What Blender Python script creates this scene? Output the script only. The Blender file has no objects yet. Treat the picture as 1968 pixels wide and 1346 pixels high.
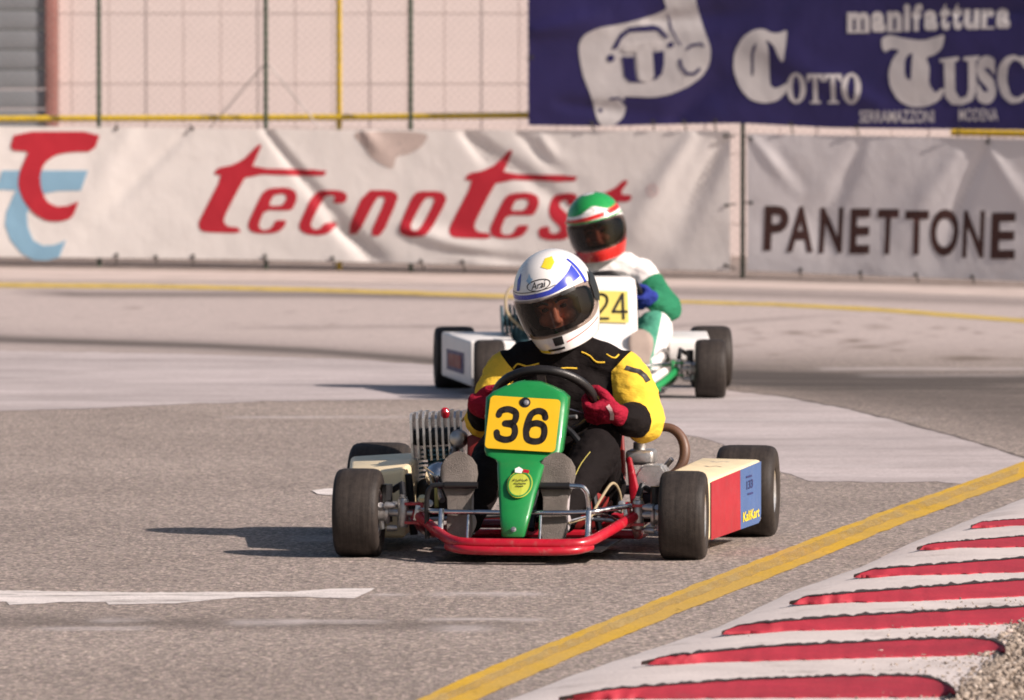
import bpy, bmesh, math, random
import numpy as np
from mathutils import Vector, Matrix, noise
from mathutils.bvhtree import BVHTree

R = math.radians
random.seed(7)
scene = bpy.context.scene
COL = scene.collection
TMP = bpy.data.scenes.new('workbench')      # small scene for evaluating single shapes, removed at the end

# ------------------------------------------------------------------ camera
CAM_H = 1.40            # photographer's eye height
F = 13120.0             # focal length in pixels of the 1968 px wide photograph
CX, CY = 984.0, 673.0
PITCH = math.atan(526.0 / F)
cam_d = bpy.data.cameras.new('camera')
cam = bpy.data.objects.new('camera', cam_d)
COL.objects.link(cam)
cam.location = (0, 0, CAM_H)
cam.rotation_euler = (math.pi / 2 - PITCH, 0, 0)
cam_d.sensor_width = 36.0
cam_d.lens = F / 1968.0 * 36.0
cam_d.clip_start = 0.5
cam_d.clip_end = 2000
cam_d.dof.use_dof = True
cam_d.dof.focus_distance = 19.95
cam_d.dof.aperture_fstop = 9.0
cam_d.dof.aperture_blades = 0
scene.camera = cam

# ------------------------------------------------------------------ light
SUN_EL = R(32.5)
SUN_AZ = math.atan2(0.88, -0.475)      # measured from +Y towards +X
w = bpy.data.worlds.new('World')
scene.world = w
w.use_nodes = True
nt = w.node_tree
nt.nodes.clear()
sky = nt.nodes.new('ShaderNodeTexSky')
sky.sky_type = 'NISHITA'
sky.sun_disc = False
sky.sun_elevation = SUN_EL
sky.sun_rotation = SUN_AZ
sky.dust_density = 2.5
bg = nt.nodes.new('ShaderNodeBackground')
bg.inputs['Strength'].default_value = 0.06
wo = nt.nodes.new('ShaderNodeOutputWorld')
nt.links.new(sky.outputs[0], bg.inputs[0])
nt.links.new(bg.outputs[0], wo.inputs[0])
sun_d = bpy.data.lights.new('sun', 'SUN')
sun_d.energy = 4.9
sun_d.angle = R(0.55)
sun_d.color = (1.0, 0.875, 0.795)
sun = bpy.data.objects.new('sun', sun_d)
COL.objects.link(sun)
to_sun = Vector((math.sin(SUN_AZ) * math.cos(SUN_EL), math.cos(SUN_AZ) * math.cos(SUN_EL), math.sin(SUN_EL)))
sun.rotation_euler = to_sun.to_track_quat('Z', 'Y').to_euler()
sun.location = (20, -10, 30)
scene.view_settings.view_transform = 'Standard'
scene.view_settings.look = 'None'
scene.view_settings.exposure = 0.5
scene.view_settings.gamma = 1.0
scene.view_settings.use_curve_mapping = False
scene.render.engine = 'CYCLES'
scene.cycles.filter_width = 1.8       # the print is a little soft
scene.cycles.max_bounces = 8
scene.cycles.transparent_max_bounces = 16

# ------------------------------------------------------------------ pixel -> place
_fw = Vector((0, math.cos(PITCH), -math.sin(PITCH)))
_up = Vector((0, math.sin(PITCH), math.cos(PITCH)))
def ray(px, py):
    return _fw * F + Vector((1, 0, 0)) * (px - CX) + _up * (CY - py)
def gz(x, y):
    """the far side of the track falls gently to the right (slope added so the fence can face the sun)"""
    s = np.clip((np.asarray(y, float) - 31.5) / 7.5, 0, 1); s = s * s * (3 - 2 * s)
    r_ = -0.013 * (np.clip(x, -8, 8) + 3.8) * s
    return float(r_) if np.ndim(r_) == 0 else r_
def G(px, py, z=0.0):
    """point of the plane at height z seen at a pixel"""
    d = ray(px, py); zz = z
    for _ in range(6):
        p = Vector((0, 0, CAM_H)) + d * ((zz - CAM_H) / d.z)
        zz = z + gz(p.x, p.y)
    return p
def AT(px, py, Y):
    d = ray(px, py)
    return Vector((0, 0, CAM_H)) + d * (Y / d.y)

# ------------------------------------------------------------------ materials
def new_mat(name):
    m = bpy.data.materials.new(name)
    m.use_nodes = True
    t = m.node_tree
    b = t.nodes.get('Principled BSDF')
    return m, t, b
def nd(t, kind, **kw):
    n = t.nodes.new(kind)
    for k, v in kw.items():
        if k in n.inputs: n.inputs[k].default_value = v
        else: setattr(n, k, v)
    return n
def objco(t):
    return nd(t, 'ShaderNodeTexCoord').outputs['Object']
def noise_n(t, co, scale, detail=4, rough=0.6, vscale=None):
    n = nd(t, 'ShaderNodeTexNoise')
    n.inputs['Scale'].default_value = scale
    n.inputs['Detail'].default_value = detail
    n.inputs['Roughness'].default_value = rough
    if vscale:
        mp = nd(t, 'ShaderNodeMapping'); mp.inputs['Scale'].default_value = vscale
        t.links.new(co, mp.inputs['Vector']); co = mp.outputs[0]
    t.links.new(co, n.inputs['Vector'])
    return n.outputs['Fac']
def ramp(t, fac, stops):
    r = nd(t, 'ShaderNodeValToRGB')
    e = r.color_ramp.elements
    while len(e) < len(stops): e.new(0.5)
    for i, (p, c) in enumerate(stops):
        e[i].position = p
        e[i].color = (c, c, c, 1) if isinstance(c, (int, float)) else (*c, 1)
    t.links.new(fac, r.inputs[0])
    return r.outputs[0]
def mixc(t, fac, a, b, mode='MIX'):
    m = nd(t, 'ShaderNodeMix', data_type='RGBA', blend_type=mode)
    for sock, v in ((m.inputs['Factor'], fac), (m.inputs['A'], a), (m.inputs['B'], b)):
        pass
    fa = m.inputs[0]; A = m.inputs[6]; B = m.inputs[7]
    for sock, v in ((fa, fac), (A, a), (B, b)):
        if isinstance(v, (int, float)): sock.default_value = v
        elif isinstance(v, tuple): sock.default_value = (*v, 1)
        else: t.links.new(v, sock)
    return m.outputs[2]
def bump(t, b, h, strength, dist=0.01):
    n = nd(t, 'ShaderNodeBump')
    n.inputs['Strength'].default_value = strength
    n.inputs['Distance'].default_value = dist
    t.links.new(h, n.inputs['Height'])
    t.links.new(n.outputs[0], b.inputs['Normal'])
def mul(c, k): return tuple(max(0.0, x * k) for x in c)

def simple(name, col, rough=0.5, metal=0.0, var=0.25, vs=9.0, bs=None, bstr=0.2, coat=0.0, dirt=None, spec=None):
    """procedural paint / plastic / metal / cloth: uneven colour, uneven gloss, fine relief"""
    m, t, b = new_mat(name)
    co = objco(t)
    f = noise_n(t, co, vs, 5, 0.65)
    c = ramp(t, f, [(0.3, mul(col, 1 - var)), (0.7, mul(col, 1 + var * 0.6))])
    if dirt:
        f2 = noise_n(t, co, dirt[1], 6, 0.7)
        k = ramp(t, f2, [(dirt[2], 0.0), (dirt[2] + 0.2, dirt[3])])
        c = mixc(t, k, c, dirt[0])
    t.links.new(c, b.inputs['Base Color'])
    r = ramp(t, noise_n(t, co, vs * 2.3, 4), [(0.3, max(0.03, rough - 0.1)), (0.7, min(1, rough + 0.1))])
    t.links.new(r, b.inputs['Roughness'])
    b.inputs['Metallic'].default_value = metal
    if coat: b.inputs['Coat Weight'].default_value = coat; b.inputs['Coat Roughness'].default_value = 0.08
    if spec is not None: b.inputs['Specular IOR Level'].default_value = spec
    if bs: bump(t, b, noise_n(t, co, bs, 4), bstr, 0.004)
    return m

MT = {}
DUST = (0.30, 0.25, 0.21)
MT['red'] = simple('red_paint', (0.42, 0.008, 0.022), 0.33, coat=0.3, dirt=(DUST, 30, 0.55, 0.35))
MT['dark_red'] = simple('dark_red', (0.20, 0.014, 0.012), 0.5)
MT['green_paint'] = simple('green_fibreglass', (0.012, 0.21, 0.05), 0.36, coat=0.25, var=0.12, dirt=(DUST, 14, 0.6, 0.25))
MT['green_frame'] = simple('green_frame_paint', (0.015, 0.24, 0.07), 0.4)
MT['yellow_plate'] = simple('yellow_plate', (0.72, 0.43, 0.012), 0.4, var=0.06, dirt=((0.35, 0.22, 0.05), 18, 0.62, 0.25))
MT['yellow_pale'] = simple('pale_yellow_plate', (0.66, 0.55, 0.13), 0.45, var=0.06)
MT['black_print'] = simple('black_print', (0.018, 0.013, 0.012), 0.5)
MT['cream'] = simple('cream_plastic', (0.80, 0.66, 0.42), 0.4, var=0.07, dirt=((0.38, 0.30, 0.2), 9, 0.58, 0.3))
MT['white_plastic'] = simple('white_plastic', (0.80, 0.77, 0.74), 0.38, var=0.05, dirt=(DUST, 9, 0.58, 0.25))
MT['red_panel'] = simple('red_panel', (0.36, 0.016, 0.028), 0.45, var=0.14, dirt=((0.25, 0.06, 0.06), 22, 0.55, 0.5))
MT['blue_panel'] = simple('blue_panel', (0.065, 0.125, 0.29), 0.45, var=0.12)
MT['ink'] = simple('dark_ink', (0.03, 0.03, 0.13), 0.5)
MT['chrome'] = simple('chrome', (0.62, 0.62, 0.64), 0.2, 1.0, var=0.15, vs=25)
MT['alu'] = simple('cast_aluminium', (0.52, 0.50, 0.49), 0.42, 0.85, var=0.25, vs=40, dirt=((0.08, 0.06, 0.05), 35, 0.55, 0.6))
MT['alu_bright'] = simple('bright_aluminium', (0.72, 0.70, 0.68), 0.33, 0.8, var=0.2, vs=30)
MT['steel_dark'] = simple('oily_steel', (0.05, 0.05, 0.055), 0.45, 0.6, var=0.4, vs=30)
MT['black_metal'] = simple('black_metal', (0.018, 0.018, 0.02), 0.4, 0.2)
MT['black_plastic'] = simple('black_plastic', (0.016, 0.015, 0.015), 0.35)
MT['black_leather'] = simple('black_leather', (0.016, 0.014, 0.014), 0.38, bs=300, bstr=0.2)
MT['brown_hose'] = simple('brown_hose', (0.11, 0.055, 0.035), 0.5)
MT['tan_cable'] = simple('tan_cable', (0.42, 0.33, 0.2), 0.5)
MT['yellow_strip'] = simple('yellow_strip', (0.5, 0.42, 0.1), 0.5)
MT['brass'] = simple('brass', (0.55, 0.38, 0.12), 0.35, 0.9)
MT['gold'] = simple('pale_bolt', (0.75, 0.66, 0.40), 0.35, 0.3)
MT['teal'] = simple('teal_cast_metal', (0.10, 0.20, 0.24), 0.5, 0.5, var=0.4, vs=30)
MT['skin'] = simple('skin', (0.52, 0.20, 0.12), 0.55, var=0.12, vs=30)
MT['eye'] = simple('eye', (0.05, 0.03, 0.025), 0.2)
MT['hair'] = simple('hair', (0.02, 0.014, 0.01), 0.6)
MT['lip'] = simple('lip', (0.38, 0.10, 0.08), 0.5)
MT['helmet_white'] = simple('white_helmet_lacquer', (0.83, 0.80, 0.77), 0.24, var=0.03, coat=0.5)
MT['helmet_blue'] = simple('blue_lacquer', (0.035, 0.055, 0.42), 0.25, coat=0.4, var=0.1)
MT['helmet_sky'] = simple('light_blue_lacquer', (0.32, 0.50, 0.66), 0.3, var=0.1)
MT['helmet_yellow'] = simple('yellow_lacquer', (0.78, 0.62, 0.04), 0.3, var=0.08)
MT['helmet_green'] = simple('green_lacquer', (0.02, 0.30, 0.07), 0.25, coat=0.4, var=0.1)
MT['helmet_red'] = simple('red_lacquer', (0.60, 0.02, 0.015), 0.25, coat=0.4, var=0.1)
MT['lining'] = simple('helmet_lining', (0.02, 0.018, 0.018), 0.9)

def cloth(name, col, rough=0.85, fold=26, fstr=0.55, var=0.16):
    m, t, b = new_mat(name)
    co = objco(t)
    f = noise_n(t, co, 11, 5, 0.6)
    c = ramp(t, f, [(0.3, mul(col, 1 - var)), (0.72, mul(col, 1 + var * 0.5))])
    t.links.new(c, b.inputs['Base Color'])
    b.inputs['Roughness'].default_value = rough
    b.inputs['Specular IOR Level'].default_value = 0.15
    h1 = noise_n(t, co, fold, 3, 0.5, (1, 1, 1.9))
    h2 = noise_n(t, co, 420, 2, 0.5)
    mx = nd(t, 'ShaderNodeMath', operation='MULTIPLY_ADD')
    t.links.new(h2, mx.inputs[0]); mx.inputs[1].default_value = 0.05
    t.links.new(h1, mx.inputs[2])
    bump(t, b, mx.outputs[0], fstr, 0.012)
    return m
def cloth_parts(name, base, zones, fold=26, fstr=0.55):
    """one suit sewn from several coloured cloths; each zone is a field stored on the mesh, its seam where the field is 0"""
    m = cloth(name, base, fold=fold, fstr=fstr)
    t = m.node_tree; b = t.nodes['Principled BSDF']
    c = b.inputs['Base Color'].links[0].from_socket
    co = objco(t)
    for an, col, var in zones:
        at_ = nd(t, 'ShaderNodeAttribute'); at_.attribute_name = an
        st_ = nd(t, 'ShaderNodeMath', operation='GREATER_THAN'); t.links.new(at_.outputs['Fac'], st_.inputs[0]); st_.inputs[1].default_value = 0.0
        cc_ = ramp(t, noise_n(t, co, 11, 5, 0.6), [(0.3, mul(col, 1 - var)), (0.72, mul(col, 1 + var * .5))])
        c = mixc(t, st_.outputs[0], c, cc_)
    t.links.new(c, b.inputs['Base Color'])
    return m
MT['suit_one'] = cloth_parts('black_suit_yellow_sleeves', (0.0075, 0.005, 0.005), [('zone_a', (0.78, 0.50, 0.05), .06)])
MT['suit_two'] = cloth_parts('white_suit_green_parts', (0.80, 0.76, 0.74), [('zone_a', (0.022, 0.17, 0.085), .12), ('zone_b', (0.075, 0.30, 0.20), .12)])
MT['suit_black'] = cloth('black_suit_cloth', (0.0075, 0.005, 0.005), fstr=0.5)
MT['suit_yellow'] = cloth('yellow_suit_cloth', (0.78, 0.50, 0.05), fstr=0.6, var=0.06)
MT['suit_white'] = cloth('white_suit_cloth', (0.80, 0.76, 0.74), fstr=0.4, var=0.05)
MT['suit_green'] = cloth('green_suit_cloth', (0.022, 0.27, 0.14), fstr=0.5)
MT['suit_teal'] = cloth('pale_green_suit_cloth', (0.08, 0.40, 0.26), fstr=0.5)
MT['glove_red'] = cloth('red_glove_suede', (0.30, 0.010, 0.03), fold=60, fstr=0.6)
MT['glove_blue'] = cloth('blue_glove_suede', (0.025, 0.04, 0.24), fold=60, fstr=0.6)
MT['shoe_grey'] = cloth('shoe_upper', (0.42, 0.38, 0.38), fold=60, fstr=0.2)
MT['shoe_sole'] = cloth('shoe_sole_rubber', (0.27, 0.235, 0.21), fold=330, fstr=0.9, var=0.35)
MT['shoe_tan'] = cloth('tan_shoe_sole', (0.45, 0.36, 0.31), fold=200, fstr=0.4)

# tyre rubber: scuffed slick, faint rings round the tread
m, t, b = new_mat('tyre_rubber')
co = objco(t)
f1 = noise_n(t, co, 1.0, 3, 0.6, (90, 5, 5))
f2 = noise_n(t, co, 55, 5, 0.7)
c = mixc(t, 0.5, ramp(t, f1, [(0.35, (0.017, 0.013, 0.0115)), (0.7, (0.060, 0.048, 0.041))]),
         ramp(t, f2, [(0.3, (0.012, 0.009, 0.008)), (0.75, (0.050, 0.040, 0.034))]))
t.links.new(c, b.inputs['Base Color'])
b.inputs['Roughness'].default_value = 0.6
b.inputs['Specular IOR Level'].default_value = 0.28
bump(t, b, noise_n(t, co, 260, 3), 0.25, 0.003)
MT['tyre'] = m

# tinted visor
m, t, b = new_mat('tinted_visor')
t.nodes.remove(b)
tr = nd(t, 'ShaderNodeBsdfTransparent'); tr.inputs[0].default_value = (0.55, 0.49, 0.46, 1)
gl = nd(t, 'ShaderNodeBsdfGlossy'); gl.inputs['Roughness'].default_value = 0.06
fr = nd(t, 'ShaderNodeFresnel'); fr.inputs[0].default_value = 1.45
mx = nd(t, 'ShaderNodeMixShader')
t.links.new(fr.outputs[0], mx.inputs[0]); t.links.new(tr.outputs[0], mx.inputs[1]); t.links.new(gl.outputs[0], mx.inputs[2])
t.links.new(mx.outputs[0], t.nodes['Material Output'].inputs[0])
MT['visor'] = m
m = m.copy(); m.name = 'dark_visor'
[n for n in m.node_tree.nodes if n.type == 'BSDF_TRANSPARENT'][0].inputs[0].default_value = (0.30, 0.24, 0.22, 1)
MT['visor_dark'] = m

# ------------------------------------------------------------------ mesh helpers
def link_mesh(name, me, mat, parent=None, smooth=True):
    o = bpy.data.objects.new(name, me)
    COL.objects.link(o)
    if mat is not None:
        for mm in (mat if isinstance(mat, (list, tuple)) else [mat]):
            me.materials.append(MT[mm] if isinstance(mm, str) else mm)
    if smooth:
        me.shade_smooth() if hasattr(me, 'shade_smooth') else None
    if parent is not None: o.parent = parent
    return o
def obj(name, bm, mat, parent=None, smooth=True, auto=35):
    bmesh.ops.recalc_face_normals(bm, faces=bm.faces[:])
    if smooth:
        lim = R(auto)
        for e in bm.edges:
            e.smooth = not (len(e.link_faces) == 2 and e.calc_face_angle(0) > lim)
        for f in bm.faces: f.smooth = True
    me = bpy.data.meshes.new(name)
    bm.to_mesh(me); bm.free()
    o = bpy.data.objects.new(name, me)
    COL.objects.link(o)
    for mm in (mat if isinstance(mat, (list, tuple)) else [mat]):
        me.materials.append(MT[mm] if isinstance(mm, str) else mm)
    if parent is not None: o.parent = parent
    return o
def raw(name, verts, faces, mat, parent=None, smooth=False):
    me = bpy.data.meshes.new(name)
    me.from_pydata([tuple(v) for v in verts], [], faces)
    me.update()
    if smooth:
        for p in me.polygons: p.use_smooth = True
    o = bpy.data.objects.new(name, me)
    COL.objects.link(o)
    me.materials.append(MT[mat] if isinstance(mat, str) else mat)
    if parent is not None: o.parent = parent
    return o
def tag(o, label=None, cat=None, group=None, kind=None):
    if label: o['label'] = label
    if cat: o['category'] = cat
    if group: o['group'] = group
    if kind: o['kind'] = kind
    return o
def empty(name, loc=(0, 0, 0), rz=0.0):
    o = bpy.data.objects.new(name, None)
    o.empty_display_size = 0.1
    COL.objects.link(o)
    o.location = loc; o.rotation_euler = (0, 0, rz)
    return o
def BM(): return bmesh.new()

def smooth_path(pts, n=8):
    P = [Vector(p) for p in pts]
    out = []
    for i in range(len(P) - 1):
        p0 = P[max(i - 1, 0)]; p1 = P[i]; p2 = P[i + 1]; p3 = P[min(i + 2, len(P) - 1)]
        for k in range(n):
            s = k / n
            out.append(0.5 * ((2 * p1) + (p2 - p0) * s + (2 * p0 - 5 * p1 + 4 * p2 - p3) * s * s + (3 * p1 - p0 - 3 * p2 + p3) * s ** 3))
    out.append(P[-1])
    return out
def tube(bm, pts, r, seg=10, closed=False):
    P = [Vector(p) for p in pts]
    n = len(P)
    rs = r if isinstance(r, (list, tuple)) else [r] * n
    T = []
    for i in range(n):
        if closed: d = P[(i + 1) % n] - P[i - 1]
        else: d = P[min(i + 1, n - 1)] - P[max(i - 1, 0)]
        T.append(d.normalized())
    u = T[0].orthogonal().normalized()
    rings = []
    for i in range(n):
        u = (u - T[i] * u.dot(T[i]))
        u = u.normalized() if u.length > 1e-6 else T[i].orthogonal().normalized()
        v = T[i].cross(u)
        rings.append([bm.verts.new(P[i] + (u * math.cos(2 * math.pi * k / seg) + v * math.sin(2 * math.pi * k / seg)) * rs[i]) for k in range(seg)])
    m = n if closed else n - 1
    for i in range(m):
        a, b2 = rings[i], rings[(i + 1) % n]
        off = 0
        if closed and i == n - 1:
            off = min(range(seg), key=lambda o_: (a[0].co - b2[o_].co).length)
        for k in range(seg):
            bm.faces.new((a[k], a[(k + 1) % seg], b2[(k + 1 + off) % seg], b2[(k + off) % seg]))
    if not closed:
        bm.faces.new(rings[0]); bm.faces.new(rings[-1])
def lathe(bm, prof, o=(0, 0, 0), axis=(0, 0, 1), seg=32, closed=False):
    """prof: (radius, height along axis)"""
    ax = Vector(axis).normalized(); u = ax.orthogonal().normalized(); v = ax.cross(u); o = Vector(o)
    rings = []
    for r, h in prof:
        if r < 1e-6: rings.append([bm.verts.new(o + ax * h)])
        else: rings.append([bm.verts.new(o + ax * h + (u * math.cos(2 * math.pi * k / seg) + v * math.sin(2 * math.pi * k / seg)) * r) for k in range(seg)])
    L = len(rings)
    for i in range(L if closed else L - 1):
        a, c = rings[i], rings[(i + 1) % L]
        if len(a) == 1 and len(c) == 1: continue
        for k in range(seg):
            k2 = (k + 1) % seg
            if len(a) == 1: bm.faces.new((a[0], c[k2], c[k]))
            elif len(c) == 1: bm.faces.new((a[k], a[k2], c[0]))
            else: bm.faces.new((a[k], a[k2], c[k2], c[k]))
    if not closed:
        if len(rings[0]) > 1: bm.faces.new(rings[0])
        if len(rings[-1]) > 1: bm.faces.new(rings[-1])
def hull8(bm, c, bevel=0.0, seg=2):
    """c: 8 corners, first 4 one end loop, last 4 the other in the same order"""
    v = [bm.verts.new(p) for p in c]
    fs = [bm.faces.new(v[0:4]), bm.faces.new(v[4:8][::-1])]
    for k in range(4):
        fs.append(bm.faces.new((v[k], v[k + 4], v[(k + 1) % 4 + 4], v[(k + 1) % 4])))
    if bevel:
        es = list({e for f in fs for e in f.edges})
        bmesh.ops.bevel(bm, geom=es, offset=bevel, segments=seg, affect='EDGES', profile=0.5)
def box(bm, c, s, bevel=0.0, rot=None, seg=2):
    c = Vector(c); h = Vector(s) / 2
    q = [(-1, -1), (1, -1), (1, 1), (-1, 1)]
    pts = [Vector((x * h.x, y * h.y, -h.z)) for x, y in q] + [Vector((x * h.x, y * h.y, h.z)) for x, y in q]
    if rot is not None: pts = [rot @ p for p in pts]
    hull8(bm, [c + p for p in pts], bevel, seg)
def loft(bm, rings, cap=True, closed_ring=True):
    vs = [[bm.verts.new(p) for p in r] for r in rings]
    for a, c in zip(vs, vs[1:]):
        n = len(a)
        for k in range(n if closed_ring else n - 1):
            bm.faces.new((a[k], a[(k + 1) % n], c[(k + 1) % n], c[k]))
    if cap:
        bm.faces.new(vs[0]); bm.faces.new(vs[-1])
def capsule(bm, p0, p1, r0, r1, seg=14, flat=None):
    """closed tapered limb with round ends; flat=(axis vector, factor) squashes it across that axis"""
    p0 = Vector(p0); p1 = Vector(p1)
    ax = (p1 - p0)
    L = ax.length
    ax = ax / L if L > 1e-6 else Vector((0, 0, 1))
    prof = []
    for k in range(5):
        a = -math.pi / 2 + k * math.pi / 2 / 5
        prof.append((r0 * math.cos(a) if k else 0.0, r0 * math.sin(a)))
    for k in range(4): prof.append((r0 + (r1 - r0) * k / 3, L * k / 3))
    for k in range(1, 6):
        a = k * math.pi / 2 / 5
        prof.append((r1 * math.cos(a) if k < 5 else 0.0, L + r1 * math.sin(a)))
    n0 = len(bm.verts)
    lathe(bm, prof, p0, ax, seg)
    if flat:
        a, kf = Vector(flat[0]).normalized(), flat[1]
        bm.verts.ensure_lookup_table()
        for v in bm.verts[n0:]:
            s = (v.co - p0).dot(a) - ax.dot(a) * ((v.co - p0).dot(ax))
            v.co += a * (s * (kf - 1))
def ellipsoid(bm, c, r, seg=20, rot=None):
    prof = [(math.cos(-math.pi / 2 + math.pi * k / 12) if 0 < k < 12 else 0.0, math.sin(-math.pi / 2 + math.pi * k / 12)) for k in range(13)]
    n0 = len(bm.verts)
    lathe(bm, prof, (0, 0, 0), (0, 0, 1), seg)
    bm.verts.ensure_lookup_table()
    for v in bm.verts[n0:]:
        p = Vector((v.co.x * r[0], v.co.y * r[1], v.co.z * r[2]))
        if rot is not None: p = rot @ p
        v.co = Vector(c) + p
def remesh(bm, voxel, smooth_it=4):
    """one continuous skin round all the shapes in bm"""
    me = bpy.data.meshes.new('tmp'); bm.to_mesh(me); bm.free()
    o = bpy.data.objects.new('tmp', me); TMP.collection.objects.link(o)
    md = o.modifiers.new('r', 'REMESH'); md.mode = 'VOXEL'; md.voxel_size = voxel; md.use_smooth_shade = True
    if smooth_it:
        sm = o.modifiers.new('s', 'SMOOTH'); sm.factor = 0.5; sm.iterations = smooth_it
    dg = TMP.view_layers[0].depsgraph; dg.update()
    out = bpy.data.meshes.new_from_object(o.evaluated_get(dg))
    bpy.data.objects.remove(o); bpy.data.meshes.remove(me)
    for p in out.polygons: p.use_smooth = True
    return out
def bvh_of(me):
    return BVHTree.FromPolygons([v.co.copy() for v in me.vertices], [tuple(p.vertices) for p in me.polygons])

# ------------------------------------------------------------------ flat print (lettering, stripes, stickers)
def chaikin(pts, it=1):
    for _ in range(it):
        q = []
        n = len(pts)
        for i in range(n):
            a, c = pts[i], pts[(i + 1) % n]
            q.append((a[0] * .8 + c[0] * .2, a[1] * .8 + c[1] * .2))
            q.append((a[0] * .2 + c[0] * .8, a[1] * .2 + c[1] * .8))
        pts = q
    return pts
def curve_to_bm(cu):
    o = bpy.data.objects.new('tmp', cu); TMP.collection.objects.link(o)
    dg = TMP.view_layers[0].depsgraph; dg.update()
    me = bpy.data.meshes.new_from_object(o.evaluated_get(dg))
    bpy.data.objects.remove(o); bpy.data.curves.remove(cu)
    bm = bmesh.new(); bm.from_mesh(me); bpy.data.meshes.remove(me)
    return bm
def fill(polys):
    cu = bpy.data.curves.new('tmp', 'CURVE'); cu.dimensions = '2D'; cu.fill_mode = 'BOTH'
    for p in polys:
        s = cu.splines.new('POLY'); s.points.add(len(p) - 1)
        for q, pt in zip(s.points, p): q.co = (pt[0], pt[1], 0, 1)
        s.use_cyclic_u = True
    return curve_to_bm(cu)
def glyph(txt, box_, bold=0.0, shear=0.0):
    """built-in letters fitted to box (x0,y0,x1,y1); y1 is the top edge value"""
    cu = bpy.data.curves.new('tmp', 'FONT'); cu.body = txt; cu.dimensions = '2D'; cu.fill_mode = 'BOTH'
    cu.offset = bold; cu.shear = shear; cu.resolution_u = 4
    bm = curve_to_bm(cu)
    xs = [v.co.x for v in bm.verts]; ys = [v.co.y for v in bm.verts]
    x0, x1, y0, y1 = min(xs), max(xs), min(ys), max(ys)
    for v in bm.verts:
        v.co.x = box_[0] + (v.co.x - x0) / (x1 - x0) * (box_[2] - box_[0])
        v.co.y = box_[1] + (v.co.y - y0) / (y1 - y0) * (box_[3] - box_[1])
    return bm
def stroke(pts, wd):
    """polygon round a polyline"""
    P = [Vector((p[0], p[1])) for p in pts]
    L, Rr = [], []
    for i, p in enumerate(P):
        d = (P[min(i + 1, len(P) - 1)] - P[max(i - 1, 0)]).normalized()
        n = Vector((-d.y, d.x)) * wd / 2
        L.append(tuple(p + n)); Rr.append(tuple(p - n))
    return L + Rr[::-1]
def circle(cx, cy, r, n=20, ry=None):
    return [(cx + r * math.cos(2 * math.pi * k / n), cy + (ry or r) * math.sin(2 * math.pi * k / n)) for k in range(n)]
def cut_grid(bm, cell):
    xs = [v.co.x for v in bm.verts]; ys = [v.co.y for v in bm.verts]
    for lo, hi, ax in ((min(xs), max(xs), 0), (min(ys), max(ys), 1)):
        k = math.ceil(lo / cell + 1e-6)
        while k * cell < hi:
            no = (1, 0, 0) if ax == 0 else (0, 1, 0)
            co_ = (k * cell, 0, 0) if ax == 0 else (0, k * cell, 0)
            bmesh.ops.bisect_plane(bm, geom=bm.verts[:] + bm.edges[:] + bm.faces[:], plane_co=co_, plane_no=no)
            k += 1
def printed(name, bm, fn, mat, parent, cell=None):
    """2D shape laid onto a surface by fn(u, v) -> point"""
    if cell: cut_grid(bm, cell)
    for v in bm.verts: v.co = fn(v.co.x, v.co.y)
    me = bpy.data.meshes.new(name); bm.to_mesh(me); bm.free()
    o = bpy.data.objects.new(name, me); COL.objects.link(o)
    me.materials.append(MT[mat]); o.parent = parent
    return o
def merge(*bms):
    out = bms[0]
    for b2 in bms[1:]:
        me = bpy.data.meshes.new('t'); b2.to_mesh(me); b2.free()
        out.from_mesh(me); bpy.data.meshes.remove(me)
    return out

def digit(ch, box_, wd):
    """sign-painter's numeral: round strokes of even width in a box"""
    x0, y0, x1, y1 = box_
    h_ = wd / 2
    def P(u, v): return (x0 + h_ + u * (x1 - x0 - wd), y0 + h_ + v * (y1 - y0 - wd))
    S = {'3': [[(0, .80), (.10, .93), (.48, 1), (.88, .92), (.96, .75), (.84, .58), (.40, .53)], [(.40, .53), (.86, .48), (1, .27), (.88, .07), (.5, 0), (.10, .07), (0, .22)]],
         '6': [[(.96, .80), (.84, .95), (.52, 1), (.18, .88), (.02, .58), (0, .30), (.12, .07), (.5, 0), (.88, .07), (1, .30), (.88, .53), (.5, .60), (.14, .52), (.02, .36)]],
         '2': [[(0, .78), (.14, .94), (.5, 1), (.88, .92), (.97, .74), (.80, .52), (.30, .22), (0, 0)], [(0, 0), (.5, 0), (1, 0)]],
         '4': [[(.74, 1), (.36, .64), (0, .28)], [(0, .28), (.5, .28), (1, .28)], [(.74, 1), (.74, .5), (.74, 0)]]}[ch]
    out = []
    for k, s in enumerate(S):
        pts = [(p.x, p.y) for p in smooth_path([(*P(*q), 0) for q in s], 7)] if len(s) > 3 else [P(*q) for q in s]
        n_ = 0.0
        polys = []
        for a_, c_ in zip(pts, pts[1:]):
            polys.append(fill([stroke([a_, c_], wd)]))
        for q in pts: polys.append(fill([circle(q[0], q[1], h_, 12)]))
        out += polys
    bm = merge(*out)
    return bm

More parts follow.
